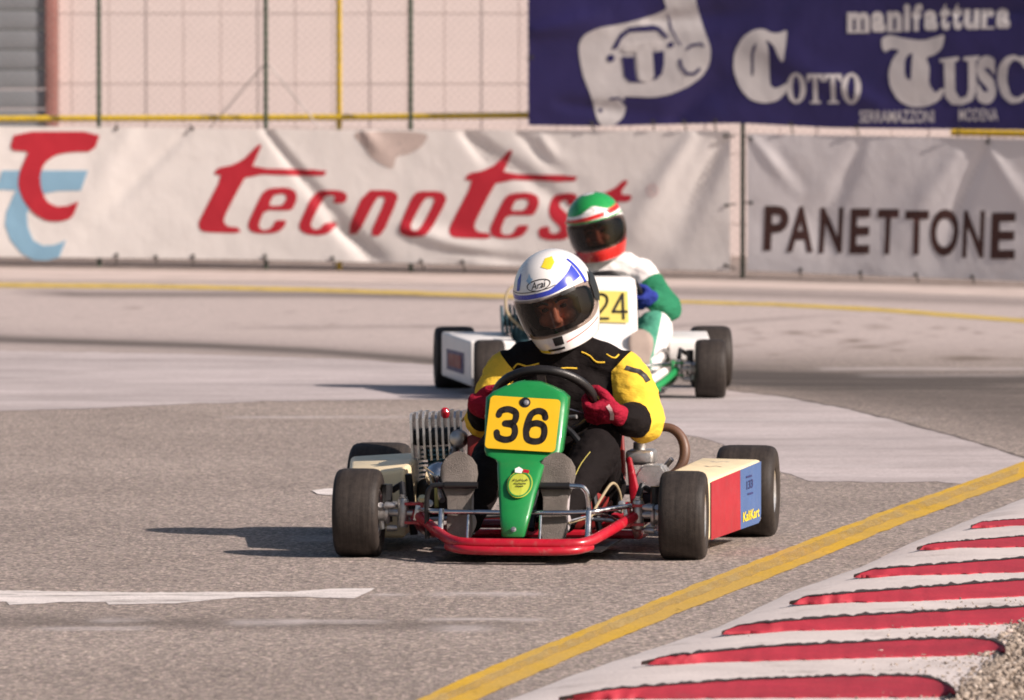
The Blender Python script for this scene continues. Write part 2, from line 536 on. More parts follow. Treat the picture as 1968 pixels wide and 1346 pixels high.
# ================================================================== SETTING
# ------------------------------------------------------------------ asphalt
m, t, b = new_mat('old_asphalt')
co = objco(t)
n_big = noise_n(t, co, 0.55, 5, 0.6)
n_mid = noise_n(t, co, 7, 5, 0.7)
n_fine = noise_n(t, co, 95, 3, 0.75)
n_fine2 = noise_n(t, co, 34, 4, 0.75)
vor = nd(t, 'ShaderNodeTexVoronoi'); vor.inputs['Scale'].default_value = 110
t.links.new(co, vor.inputs['Vector'])
stone = nd(t, 'ShaderNodeSeparateColor'); t.links.new(vor.outputs['Color'], stone.inputs[0])
def attr(t, name):
    a = nd(t, 'ShaderNodeAttribute'); a.attribute_name = name
    return a.outputs['Fac']
base = ramp(t, n_big, [(0.3, (0.248, 0.213, 0.198)), (0.7, (0.330, 0.286, 0.267))])
base = mixc(t, ramp(t, n_mid, [(0.35, 0.0), (0.75, 0.35)]), base, (0.38, 0.333, 0.314))
# aggregate: light and dark chips
chips = ramp(t, stone.outputs[0], [(0.0, (0.42, 0.42, 0.42)), (0.45, (0.85, 0.84, 0.83)), (0.8, (1.12, 1.1, 1.08)), (1.0, (1.9, 1.8, 1.7))])
base = mixc(t, 1.0, base, chips, 'MULTIPLY')
gr = ramp(t, n_fine, [(0.3, 0.55), (0.7, 1.4)])
base = mixc(t, 1.0, base, gr, 'MULTIPLY')
gr2 = ramp(t, n_fine2, [(0.3, 0.72), (0.7, 1.25)])
base = mixc(t, 1.0, base, gr2, 'MULTIPLY')
tint = ramp(t, noise_n(t, co, 60, 2, 0.5), [(0.3, (1.08, 0.97, 1.02)), (0.5, (1.0, 1.0, 0.97)), (0.7, (1.02, 1.02, 0.90))])
base = mixc(t, 1.0, base, tint, 'MULTIPLY')
# paler far stretch
pale_c = mixc(t, ramp(t, n_mid, [(0.3, 0.0), (0.7, 1.0)]), (0.47, 0.395, 0.37), (0.40, 0.34, 0.32))
pale_c = mixc(t, 1.0, pale_c, gr2, 'MULTIPLY')
base = mixc(t, attr(t, 'pale'), base, pale_c)
# laid rubber, streaky along the racing line
st = noise_n(t, co, 1.0, 4, 0.7, (0.5, 6.0, 1))
rub = nd(t, 'ShaderNodeMath', operation='MULTIPLY')
t.links.new(attr(t, 'rubber'), rub.inputs[0])
t.links.new(ramp(t, st, [(0.25, 0.55), (0.65, 1.15)]), rub.inputs[1])
base = mixc(t, rub.outputs[0], base, (0.075, 0.062, 0.055))
md = nd(t, 'ShaderNodeMath', operation='MULTIPLY')
t.links.new(attr(t, 'dirt'), md.inputs[0]); t.links.new(ramp(t, n_mid, [(0.3, 0.4), (0.6, 1.0)]), md.inputs[1])
base = mixc(t, md.outputs[0], base, (0.13, 0.098, 0.075))
sm_ = nd(t, 'ShaderNodeMath', operation='MULTIPLY')
t.links.new(attr(t, 'smear'), sm_.inputs[0]); t.links.new(ramp(t, noise_n(t, co, 5, 5, 0.75, (0.5, 2.0, 1)), [(0.36, 0.0), (0.58, 1.0)]), sm_.inputs[1])
base = mixc(t, sm_.outputs[0], base, (0.50, 0.45, 0.44))
t.links.new(base, b.inputs['Base Color'])
b.inputs['Roughness'].default_value = 0.88
b.inputs['Specular IOR Level'].default_value = 0.25
hh = nd(t, 'ShaderNodeMath', operation='ADD'); t.links.new(n_fine, hh.inputs[0]); t.links.new(stone.outputs[0], hh.inputs[1])
bump(t, b, hh.outputs[0], 0.45, 0.004)
MT['asphalt'] = m

# ground grid, rows spaced as the eye sees them
rows_py = np.concatenate([np.arange(470, 720, 2.0), np.arange(720, 1420, 2.0)])
ys = sorted({round(G(CX, float(p)).y, 4) for p in rows_py})
ys = [-300.0, 0.0, 10.0] + ys + [70.0, 120.0, 900.0]
xs = [-600.0, -40.0, -8.0] + list(np.arange(-5.2, 5.21, 0.05)) + [8.0, 40.0, 600.0]
nx, ny = len(xs), len(ys)
XX, YY = np.meshgrid(np.array(xs), np.array(ys))
vx = XX.ravel(); vy = YY.ravel()
dep = np.maximum(vy * math.cos(PITCH) + CAM_H * math.sin(PITCH), 0.5)
PX = CX + F * vx / dep
vz = gz(vx, vy)
PY = CY - F * (vy * math.sin(PITCH) - (CAM_H - vz) * math.cos(PITCH)) / dep
def band(pts, half, amp, xlo=-1e9, xhi=1e9, soft=60):
    px_, py_ = zip(*pts)
    yc = np.interp(PX, px_, py_)
    if isinstance(half, (list, tuple)): hf = np.interp(PX, px_, half)
    else: hf = half
    mk = amp * np.exp(-((PY - yc) / hf) ** 2)
    return mk * np.clip((PX - xlo) / soft, 0, 1) * np.clip((xhi - PX) / soft, 0, 1)
rubber = np.zeros_like(PX); pale = np.zeros_like(PX); dirt = np.zeros_like(PX)
rl = [(-300, 640), (0, 652), (200, 659), (400, 665), (600, 675), (840, 694), (1200, 716), (1420, 730)]
rubber += band(rl, 7, 0.72) + band(rl, 20, 0.28)
rubber += band([(1380, 716), (1600, 742), (1960, 782), (2200, 805)], [26, 40, 52, 55], 0.74, 1350)
rubber += band([(1380, 726), (1600, 728), (1960, 750)], 8, 0.3, 1360)
rubber += band([(500, 630), (850, 628), (1200, 634), (1600, 606)], 3.5, 0.35, 400, 1650, 150)
rubber += band([(0, 560), (150, 566), (600, 567), (900, 572), (1000, 576)], 6, 0.75, 10, 1050, 120)
rubber += band([(1200, 560), (1500, 566), (1960, 582), (2200, 590)], 8, 0.5, 1150)
rubber += band([(-200, 1192), (500, 1198), (1150, 1206)], 12, 0.55, -1e9, 1150, 260)
rubber += band([(-200, 925), (700, 930)], 14, 0.10)
pale = np.clip((712 - PY) / 50, 0, 1)
pale = np.where(PY < 400, 1, pale)
pale *= 1 - 0.45 * np.clip((PX - 1350) / 300, 0, 1) * np.clip((PY - 640) / 60, 0, 1)
rng = np.random.default_rng(3)
spots = [(1530, 640, 26, 4, .9), (1592, 637, 16, 4, .8), (1640, 655, 20, 4, .9), (1665, 667, 38, 3, .9), (1850, 689, 45, 5, .9),
         (1720, 660, 18, 3, .6), (1800, 630, 12, 3, .6), (1680, 630, 14, 4, .5), (1850, 632, 10, 4, .6), (1880, 640, 9, 3, .6), (258, 592, 14, 3, .6),
         (628, 625, 6, 3, .8), (585, 634, 7, 2.5, .7), (1460, 652, 12, 3, .6), (1900, 690, 45, 3, .5), (1700, 712, 26, 3, .4), (1440, 632, 10, 3, .5)]
for _ in range(40):
    spots.append((rng.uniform(1380, 1990), rng.uniform(612, 705), rng.uniform(4, 15), rng.uniform(1.5, 3), rng.uniform(.2, .6)))
for _ in range(30):
    spots.append((rng.uniform(0, 1000), rng.uniform(590, 640), rng.uniform(4, 18), rng.uniform(1.2, 2.4), rng.uniform(.1, .35)))
for sx_, sy_, wx_, wy_, am in spots:
    dirt += am * np.exp(-((PX - sx_) / wx_) ** 2 - ((PY - sy_) / wy_) ** 2)
yb = np.interp(PX, [-200, 0, 510, 1425, 1960, 2300], [511, 512, 519, 535, 549, 560])
dirt += 0.75 * np.clip((yb + 8 - PY) / 6, 0, 1) * (PY > 440)
smear = np.zeros_like(PX)       # old white paint, almost worn away
for x0_, x1_, y_, h_, am in ((700, 790, 1143, 3, .7), (820, 1060, 1142, 5, .6), (160, 310, 1192, 6, .5), (60, 300, 1208, 4, .6), (420, 600, 1196, 7, .55), (560, 760, 1195, 4, .6),
                             (800, 1060, 1191, 3.5, .65), (820, 960, 1208, 8, .5), (550, 700, 1035, 6, .55), (420, 800, 802, 2.5, .55), (1560, 2000, 709, 3.5, .6), (1640, 1990, 722, 4, .25), (1745, 1790, 806, 4, .5)):
    smear += am * np.exp(-((PY - y_) / h_) ** 4) * np.clip((PX - x0_) / 30, 0, 1) * np.clip((x1_ - PX) / 30, 0, 1)
verts = np.column_stack([vx, vy, vz])
idx = np.arange(nx * ny).reshape(ny, nx)
faces = np.column_stack([idx[:-1, :-1].ravel(), idx[:-1, 1:].ravel(), idx[1:, 1:].ravel(), idx[1:, :-1].ravel()])
gme = bpy.data.meshes.new('ground')
gme.from_pydata(verts.tolist(), [], faces.tolist())
for nm, ar in (('rubber', rubber), ('pale', pale), ('dirt', dirt), ('smear', smear)):
    a = gme.attributes.new(nm, 'FLOAT', 'POINT')
    a.data.foreach_set('value', np.clip(ar, 0, 1).astype(np.float32))
gme.materials.append(MT['asphalt'])
ground = bpy.data.objects.new('ground', gme); COL.objects.link(ground)
tag(ground, kind='structure')

# ------------------------------------------------------------------ sheets lying on the ground
def ragged(pts, z, step_px=14, amp=1.2, seed=0.0):
    """pixel outline -> ground outline, its edge broken up a little"""
    out = []
    n = len(pts)
    for i in range(n):
        a, c = Vector(pts[i]), Vector(pts[(i + 1) % n])
        k = max(1, int((c - a).length / step_px))
        for j in range(k):
            p = a.lerp(c, j / k)
            q = noise.noise_vector((p.x * .035 + seed, p.y * .09, seed)) * amp + noise.noise_vector((p.x * .15, p.y * .3 + seed, seed)) * amp * .6
            out.append(G(p.x + q.x * 2.0, p.y + q.y, z))
    return out
def sheet(name, pts, z, mat, amp=1.2, seed=0.0, parent=None, step_px=14):
    out = ragged(pts, z, step_px, amp, seed)
    bm = fill([[(p.x, p.y) for p in out]])
    if max(p.y for p in out) > 31: cut_grid(bm, 0.3)
    for v in bm.verts: v.co.z = z + gz(v.co.x, v.co.y)
    bmesh.ops.recalc_face_normals(bm, faces=bm.faces[:])
    me = bpy.data.meshes.new(name); bm.to_mesh(me); bm.free()
    o = bpy.data.objects.new(name, me); COL.objects.link(o); me.materials.append(MT[mat])
    if parent: o.parent = parent
    else: o['kind'] = 'structure'
    return o
def worn(name, col, cover, scale, stretch=(1, 1, 1), col2=None, rough=0.7, amax=1.0, soft=0.07):
    """paint worn through to what lies below"""
    m, t, b = new_mat(name)
    co = objco(t)
    c = ramp(t, noise_n(t, co, 5, 5, 0.7), [(0.3, mul(col, 0.8)), (0.7, mul(col, 1.08))])
    if col2: c = mixc(t, ramp(t, noise_n(t, co, 2.2, 4, 0.6, stretch), [(0.38, 0.0), (0.58, 0.85)]), c, col2)
    g = ramp(t, noise_n(t, co, 120, 3, 0.7), [(0.3, 0.72), (0.7, 1.2)])
    c = mixc(t, 1.0, c, g, 'MULTIPLY')
    t.links.new(c, b.inputs['Base Color'])
    b.inputs['Roughness'].default_value = rough
    f = noise_n(t, co, scale, 7, 0.75, stretch)
    a = ramp(t, f, [(cover - soft, amax), (cover + soft, 0.0)])
    t.links.new(a, b.inputs['Alpha'])
    bump(t, b, noise_n(t, co, 140, 3), 0.3, 0.003)
    return m
MT['paint_white'] = worn('worn_white_paint', (0.72, 0.66, 0.63), 0.60, 6, (0.45, 2.4, 1), soft=0.09)
MT['paint_faint'] = worn('faint_white_paint', (0.50, 0.46, 0.45), 0.52, 6, (0.4, 2.2, 1), amax=0.6, soft=0.14)
MT['paint_yellow'] = worn('worn_yellow_paint', (0.62, 0.37, 0.018), 0.68, 9, (2.5, 0.5, 1), col2=(0.50, 0.32, 0.07))
MT['paint_tan'] = worn('worn_tan_paint', (0.58, 0.42, 0.17), 0.55, 5, (4, 0.35, 1), amax=0.7, soft=0.16)
MT['paint_yellow_far'] = worn('far_yellow_paint', (0.56, 0.40, 0.10), 0.62, 4)
m, t, b = new_mat('light_pavement')
co = objco(t)
c = ramp(t, noise_n(t, co, 0.9, 5, 0.65, (0.5, 1, 1)), [(0.3, (0.33, 0.285, 0.278)), (0.7, (0.52, 0.455, 0.45))])
c = mixc(t, 1.0, c, ramp(t, noise_n(t, co, 40, 5, 0.75), [(0.3, 0.78), (0.7, 1.2)]), 'MULTIPLY')
c = mixc(t, ramp(t, noise_n(t, co, 1.6, 6, 0.7, (0.35, 1.6, 1)), [(0.48, 0.0), (0.70, 0.75)]), c, (0.235, 0.205, 0.20))
c = mixc(t, ramp(t, noise_n(t, co, 2.2, 5, 0.6, (0.25, 2.0, 1)), [(0.58, 0.0), (0.70, 0.55)]), c, (0.50, 0.46, 0.45))
c = mixc(t, ramp(t, noise_n(t, co, 4.5, 6, 0.75), [(0.50, 0.0), (0.75, 0.55)]), c, (0.27, 0.225, 0.21))
c = mixc(t, 1.0, c, ramp(t, noise_n(t, co, 90, 3, 0.75), [(0.3, 0.8), (0.7, 1.2)]), 'MULTIPLY')
t.links.new(c, b.inputs['Base Color']); b.inputs['Roughness'].default_value = 0.85
bump(t, b, noise_n(t, co, 150, 3), 0.3, 0.003)
MT['light_pavement'] = m
MT['concrete'] = simple('pale_concrete', (0.52, 0.43, 0.39), 0.85, var=0.12, vs=2.0, bs=60, bstr=0.3, dirt=((0.3, 0.24, 0.21), 3, 0.5, 0.5))

sheet('pavement_patch', [(-160, 794), (150, 786), (300, 779), (500, 772), (700, 769), (900, 768), (1100, 790), (1230, 815), (1290, 831),
      (1345, 840), (1400, 858), (1440, 880), (1475, 900), (1520, 912), (1555, 925), (1700, 927), (1800, 926), (1850, 930), (1905, 910), (1990, 886), (1950, 875), (1850, 842),
      (1700, 803), (1600, 780), (1500, 762), (1400, 751), (1200, 735), (900, 708), (700, 692), (400, 682), (0, 674), (-160, 670)], 0.0012, 'light_pavement', 1.6, 3.1)
MT['seam'] = worn('tar_seam', (0.10, 0.08, 0.07), 0.55, 6, soft=0.15, amax=0.8)
sheet('pavement_seam', [(1400, 749), (1500, 760), (1600, 778), (1700, 801), (1850, 840), (1990, 884), (1990, 888), (1850, 843.5), (1700, 804), (1600, 780.5), (1500, 762), (1400, 750.5)], 0.0022, 'seam', 1.6, 3.1)
sheet('road_marking', [(x, y) for x, y in [(740, 1375), (900, 1299), (1100, 1219), (1300, 1137), (1541, 1043), (1700, 982), (1960, 890), (2200, 812),
      (2200, 842), (1960, 921), (1700, 1020), (1541, 1086), (1300, 1180), (1100, 1263), (900, 1352), (840, 1385)]], 0.002, 'paint_yellow', 1.5, 1.0, step_px=7)
sheet('road_marking', [(800, 1356), (900, 1313), (1100, 1228), (1300, 1146), (1541, 1051), (1700, 989), (1960, 897), (1960, 909), (1700, 1004), (1541, 1070), (1300, 1160), (1100, 1243), (900, 1328), (820, 1364)], 0.0035, 'paint_tan', 2.5, 41.0, step_px=7)
sheet('road_marking', [(-100, 540), (0, 543), (300, 546), (600, 553), (990, 566), (1300, 577), (1500, 582), (1700, 592), (1960, 612), (2150, 628),
      (2150, 637), (1960, 620), (1700, 600), (1500, 589), (1300, 583), (990, 574), (600, 561), (300, 555), (0, 553), (-100, 551)], 0.002, 'paint_yellow_far', 0.7, 2.0)
sheet('concrete_verge', [(-200, 514), (0, 516), (510, 523), (1000, 531), (1425, 541), (1960, 556), (2250, 572),
      (2250, 590), (1960, 572), (1700, 562), (1425, 554), (1000, 549), (510, 541), (0, 538), (-200, 535)], 0.003, 'concrete', 0.6, 5.0)
white_line = sheet('road_marking', [(-120, 1137), (0, 1135), (300, 1139), (560, 1137), (649, 1131), (722, 1131), (700, 1142), (681, 1150), (560, 1147), (457, 1149), (330, 1160),
      (210, 1162), (205, 1157), (120, 1157), (18, 1163), (10, 1157), (-120, 1159)], 0.0015, 'paint_white', 1.3, 8.0, step_px=6)
sheet('road_marking', [(598, 943), (622, 939), (650, 938), (650, 950), (630, 952), (610, 950)], 0.0025, 'paint_white', 1.2, 16.0)

# ------------------------------------------------------------------ red and white rumble kerb with gravel beyond it
def K(c, z=0.0): return (1100 + c[0] / 2.267, 880 + c[1] / 2.267)
MT['kerb_white'] = simple('kerb_white_paint', (0.60, 0.535, 0.51), 0.8, var=0.14, vs=3, bs=70, bstr=0.5, dirt=((0.22, 0.18, 0.16), 4.5, 0.54, 0.6))
MT['kerb_red'] = simple('kerb_red_paint', (0.36, 0.018, 0.036), 0.75, var=0.22, vs=6, bs=80, bstr=0.4, dirt=((0.20, 0.07, 0.07), 9, 0.6, 0.5))
MT['dark_edge'] = simple('dark_edge_colour', (0.035, 0.02, 0.018), 0.8, var=0.4, vs=30)
KZ = 0.030
kerb = empty('kerb', G(1700, 1150))
tag(kerb, kind='structure')
Minv = Matrix.Translation(-kerb.location)
inner = [(850, 1410), (960, 1352), (1010, 1334), (1100, 1298), (1240, 1252), (1382, 1205), (1523, 1136), (1651, 1091), (1762, 1039), (1956, 963), (2200, 868)]
outer = [(2200, 1040), (1990, 1180), (1955, 1222), (1925, 1262), (1895, 1290), (1860, 1318), (1820, 1350), (1760, 1410)]
low = ragged(inner, 0.003, 10, 0.8, 21.0)
# kerb body: foot on the asphalt, sloped face, flat back
n_in = len(inner)
def resample(pts, n):
    P = [Vector(p) for p in pts]
    L = [0]
    for a, c in zip(P, P[1:]): L.append(L[-1] + (c - a).length)
    out = []
    for k in range(n):
        d = L[-1] * k / (n - 1)
        i = max(j for j in range(len(L)) if L[j] <= d + 1e-9); i = min(i, len(P) - 2)
        out.append(P[i].lerp(P[i + 1], (d - L[i]) / (L[i + 1] - L[i])))
    return out
NI = 70
a_in = resample(inner, NI); a_out = resample(outer[::-1], NI)
bmk = BM(); rings = []
for k in range(NI):
    p = a_in[k]; q = a_out[k]
    wob = noise.noise((p.x * .03, p.y * .03, 4.0)) * 1.6 + noise.noise((p.x * .12, p.y * .12, 9.0)) * 1.1
    foot = G(p.x + wob, p.y + wob * .5, 0.001)
    back = G(q.x, q.y, KZ)
    prof = [foot]
    for s, z in ((0.06, 0.012), (0.16, 0.022), (0.30, KZ), (0.6, KZ), (1.0, KZ)):
        v = foot.lerp(back, s); v.z = z + noise.noise((v.x * 3, v.y * 3, 0)) * 0.003 * (s > 0.2); prof.append(v)
    drop = back.copy(); drop.z = -0.01; prof.append(drop)
    rings.append([Minv @ v for v in prof])
loft(bmk, rings, cap=False, closed_ring=False)
obj('kerb_body', bmk, 'kerb_white', kerb, auto=50)
ridges = [
    ([(1735, 297), (1800, 296), (1940, 293), (2100, 290)], [(1737, 295), (1790, 279), (1940, 268), (2100, 262)]),
    ([(1500, 392), (1600, 391), (1940, 386), (2150, 380)], [(1503, 390), (1570, 374), (1940, 345), (2150, 330)]),
    ([(1225, 512), (1300, 512), (1600, 505), (1940, 496), (2200, 488)], [(1228, 510), (1300, 489), (1600, 466), (1940, 441), (2200, 425)]),
    ([(945, 628), (1100, 627), (1500, 622), (1940, 600), (2250, 588)], [(948, 626), (1030, 605), (1400, 577), (1940, 536), (2250, 515)]),
    ([(650, 758), (900, 752), (1300, 742), (1940, 718), (2250, 705)], [(653, 756), (740, 729), (1200, 692), (1940, 653), (2250, 640)]),
    ([(300, 890), (600, 886), (900, 879), (1500, 862), (1880, 852)], [(304, 888), (430, 864), (850, 826), (1450, 796), (1740, 788), (1830, 797), (1885, 822), (1888, 846)]),
    ([(-60, 1045), (300, 1046), (900, 1044), (1500, 1040), (1672, 1034)], [(-56, 1043), (180, 1010), (700, 972), (1200, 953), (1500, 953), (1590, 968), (1655, 1002), (1674, 1030)])]
def kz_at(c, lift):
    return G(*K(c), z=lift)
for bi, (bot, top) in enumerate(ridges):
    bmr = BM(); bt = BM()
    B_ = resample(bot, 90); T_ = resample(top, 90)
    r1 = []; r2 = []
    for k in range(90):
        e = math.sin(math.pi * min(1, (k + .5) / 16) / 2)
        p, q = B_[k], T_[k]
        wk = (.3, .5, .8, 1, 1, 1, 1)[bi]
        w1 = noise.noise((p.x * .02, bi * 7.0, 1)) * 2.5 + noise.noise((p.x * .08, bi * 3.0, 5)) * 1.0
        w2 = noise.noise((q.x * .02, bi * 5.0, 8)) * 3.5 + noise.noise((q.x * .09, bi * 4.0, 3)) * 0.8
        w1 *= wk; w2 *= wk
        zc = 0.034 + 0.016 * e * wk
        f0 = kz_at((p.x, p.y + w1), 0.033); crest = kz_at((q.x, q.y + w2), zc)
        mid = f0.lerp(crest, 0.55); mid.z = 0.033 + (zc - 0.033) * 0.6
        bk = crest + Vector((0, 0.030, 0)); bk.z = 0.029
        f00 = f0.copy(); f00.z = 0.026
        r1.append([Minv @ v for v in (f00, f0, mid, crest)])
        th = 13 + 12 * noise.noise((q.x * .03, bi * 2.0, 14)) + 9 * noise.noise((q.x * .11, bi * 2.0, 19))
        th = max(1.5, th) * e * (0.3, 0.5, 0.75, 0.9, 1, 1, 1)[bi]
        tip = kz_at((q.x, q.y + w2 - th * .9), zc + 0.002)
        tb = tip + Vector((0, 0.02, 0)); tb.z = 0.027
        r2.append([Minv @ v for v in (crest + Vector((0, -0.002, 0.0015)), tip, tb)])
    loft(bmr, r1, cap=False, closed_ring=False)
    loft(bt, r2, cap=False, closed_ring=False)
    o = obj('rumble_strip', bmr, 'kerb_red', kerb, auto=60)
    obj('ragged_edge', bt, 'dark_edge', o, auto=60)  # ragged dark strip behind the crest of each red bar

# gravel and litter
m, t, b = new_mat('gravel_stone')
oi = nd(t, 'ShaderNodeTexCoord').outputs['Object']
c = ramp(t, noise_n(t, oi, 30, 2, 0.5), [(0.3, (0.12, 0.09, 0.07)), (0.55, (0.33, 0.27, 0.22)), (0.75, (0.55, 0.48, 0.42))])
t.links.new(c, b.inputs['Base Color']); b.inputs['Roughness'].default_value = 0.85
MT['gravel'] = m
MT['soil'] = simple('dry_soil', (0.22, 0.165, 0.115), 0.95, var=0.4, vs=25, bs=80, bstr=0.8)
MT['straw'] = simple('dry_straw', (0.20, 0.13, 0.06), 0.9, var=0.5, vs=40)
sheet('soil', [(1750, 1420), (1830, 1345), (1900, 1285), (1960, 1210), (2040, 1150), (2300, 1040), (2500, 1000), (2500, 1420)], 0.026, 'soil', 2.0, 31.0)
_ico = BM(); bmesh.ops.create_icosphere(_ico, subdivisions=1, radius=1.0)
_ico.verts.ensure_lookup_table(); _ico.verts.index_update()
ICO_V = [v.co.copy() for v in _ico.verts]; ICO_F = [[v.index for v in f.verts] for f in _ico.faces]; _ico.free()
def stone_mesh(bm, c, r, rnd):
    q = Matrix.Rotation(rnd.uniform(0, 6.28), 3, 'Z') @ Matrix.Rotation(rnd.uniform(-.5, .5), 3, 'X')
    sc_ = Vector((r * rnd.uniform(.8, 1.4), r * rnd.uniform(.7, 1.1), r * rnd.uniform(.5, .85)))
    vs = []
    for co_ in ICO_V:
        p = co_ * (1 + rnd.uniform(-.18, .18))
        vs.append(bm.verts.new(Vector(c) + q @ Vector((p.x * sc_.x, p.y * sc_.y, p.z * sc_.z))))
    for f in ICO_F: bm.faces.new([vs[i] for i in f])
rnd = random.Random(5)
bmg = BM()
for _ in range(3200):
    v_ = rnd.uniform(1180, 1400); lo = np.interp(v_, [1190, 1215, 1285, 1345, 1400], [1975, 1955, 1900, 1835, 1775])
    p = G(lo + abs(rnd.gauss(0, 110)) - rnd.choice((0, 0, 5, 12, 25)), v_, 0.026)
    r_ = rnd.choice((0.003, 0.004, 0.005, 0.006, 0.009))
    over = p.x < G(lo + 4, v_).x
    stone_mesh(bmg, (p.x, p.y, (KZ if over else 0.026) + r_ * .4), r_, rnd)
o = obj('gravel', bmg, 'gravel', None, smooth=False)
tag(o, 'loose gravel and dry soil behind the red and white kerb', 'gravel', kind='stuff')
bmg = BM()
for _ in range(420):       # crumbs that spilled onto the painted kerb
    u_ = rnd.uniform(0, 1); row = rnd.uniform(1150, 1345)
    hi = np.interp(row, [1150, 1215, 1285, 1345], [2010, 1955, 1905, 1840])
    p = G(hi - abs(rnd.gauss(0, 150)), row, KZ)
    r_ = rnd.choice((0.002, 0.0025, 0.003, 0.004))
    stone_mesh(bmg, (p.x, p.y, KZ + 0.003), r_, rnd)
for _ in range(260):       # dry stalks and earth
    row = rnd.uniform(1190, 1350); hi = np.interp(row, [1150, 1215, 1285, 1345], [2010, 1955, 1905, 1840])
    p = G(hi + 20 - abs(rnd.gauss(0, 90)), row, KZ + .004); a_ = rnd.uniform(0, 6.28); l_ = rnd.uniform(.004, .016)
    tube(bmg, [p, p + Vector((math.cos(a_) * l_, math.sin(a_) * l_, rnd.uniform(0, .004)))], rnd.uniform(.0008, .0022), 4)
o = obj('grit', bmg, 'gravel', None, smooth=False)
tag(o, 'small grit and crumbs scattered over the painted kerb', 'grit', kind='stuff')
pebs = [(1693, 1258, .010, 'round grey pebble on the white stripe below the sixth red bar'), (1917, 1255, .011, 'large pale pebble at the rounded end of a red kerb bar'),
        (1467, 1266, .008, 'flat pale pebble on the lower edge of a long red kerb bar'), (1928, 1240, .007, 'small pale pebble near the kerb end by the gravel'),
        (1845, 1147, .006, 'tiny pale pebble under the fourth red kerb bar'), (1940, 1218, .009, 'brownish pebble beside the gravel at the right edge')]
for x_, y_, r_, lb in pebs:
    bmp = BM(); p = G(x_, y_, KZ)
    stone_mesh(bmp, (0, 0, r_ * .55), r_, rnd)
    bmesh.ops.subdivide_edges(bmp, edges=bmp.edges[:], cuts=1, smooth=0.6)
    o = obj('pebble', bmp, 'concrete'); o.location = (p.x, p.y, KZ + 0.002)
    tag(o, lb, 'pebble', 'pebbles on the kerb')

# ------------------------------------------------------------------ boundary fence (its line bends towards the camera on the right)
def fence_base(px):
    Y = 50.5
    for _ in range(5):
        x_ = AT(px, 520, Y).x
        Y = 50.6 - 0.030 * (x_ + 3.8) ** 2
    return Vector((x_, Y, gz(x_, Y)))
def fence_n(px):
    d = (fence_base(px + 4) - fence_base(px - 4)); d.z = 0; d.normalize()
    return Vector((d.y, -d.x, 0))
def FS(px, py, off=0.0):
    P = fence_base(px)
    return AT(px, py, P.y) + fence_n(px) * off
fence = empty('chain_link_fence', fence_base(900))
tag(fence, 'tall chain link fence with dark green posts behind the advertising banners', 'fence')
Fi = Matrix.Translation(-fence.location)
MT['post_green'] = simple('green_post_paint', (0.022, 0.055, 0.028), 0.55, var=0.5, vs=20, dirt=((0.16, 0.13, 0.10), 22, 0.6, 0.6))
MT['wire'] = simple('galvanised_wire', (0.34, 0.31, 0.30), 0.5, 0.5, var=0.2)
MT['rail_yellow'] = simple('yellow_pipe_paint', (0.74, 0.50, 0.02), 0.5, var=0.2, vs=14, dirt=((0.30, 0.20, 0.04), 9, 0.60, 0.6))
def fpost(px, rad=0.017, off=-0.03, top=3.2):
    p = fence_base(px) + fence_n(px) * off
    return [Vector((p.x, p.y, gz(p.x, p.y))), Vector((p.x, p.y, top))]
for px in (-1500, -900, -330, 190, 510, 788, 1425, 2060):
    bmf = BM(); q = fpost(px)
    tube(bmf, [Fi @ q[0], Fi @ q[0].lerp(q[1], .5), Fi @ q[1]], 0.0165, 10)
    lathe(bmf, [(0.021, 0), (0.021, 0.012), (0.0, 0.03)], Fi @ q[1], (0, 0, 1), 10)
    for k in range(9):
        c_ = Fi @ Vector((q[0].x, q[0].y, 0.25 + k * 0.33))
        lathe(bmf, [(0.0195, -0.006), (0.0195, 0.006)], c_, (0, 0, 1), 10)
    obj('post', bmf, 'post_green', fence)
for a, c in (((508, 122), (412, 234)), ((512, 122), (612, 246))):
    bmf = BM(); p, q = FS(*a, -0.05), FS(*c, -0.05)
    d = (q - p)
    tube(bmf, [Fi @ p, Fi @ (p + d * 2.6)], 0.0055, 6)
    obj('brace', bmf, 'wire', fence)
# woven wire, two diagonal families following the bend
bmw = BM()
path = [fence_base(px) + fence_n(px) * -0.012 for px in range(-1520, 2300, 20)]
cum = [0.0]
for a, c in zip(path, path[1:]): cum.append(cum[-1] + (c - a).length)
cumn = np.array(cum); pxs = np.array([p.x for p in path]); pys = np.array([p.y for p in path])
def along(s): return float(np.interp(s, cumn, pxs)), float(np.interp(s, cumn, pys))
H_ = 2.9; pit = 0.060
s0 = -H_
while s0 < cum[-1] + H_:
    for sg in (1, -1):
        pts = []
        st_ = s0 if sg == 1 else s0
        for k in range(11):
            s_ = st_ + sg * H_ * k / 10
            if 0 <= s_ <= cum[-1]:
                x_, y_ = along(s_); pts.append(Fi @ Vector((x_, y_ + 0.002 * sg, gz(x_, y_) + 0.03 + H_ * k / 10)))
        if len(pts) > 1: tube(bmw, pts, 0.0014, 3)
    s0 += pit
for zz in (0.06, 1.05, 2.05, 2.9):
    pts = []
    for s_ in np.linspace(0, cum[-1], 60):
        x_, y_ = along(s_); pts.append(Fi @ Vector((x_, y_, gz(x_, y_) + zz)))
    tube(bmw, pts, 0.002, 4)
o = obj('wire_mesh', bmw, 'wire', fence, smooth=False); o['kind'] = 'stuff'

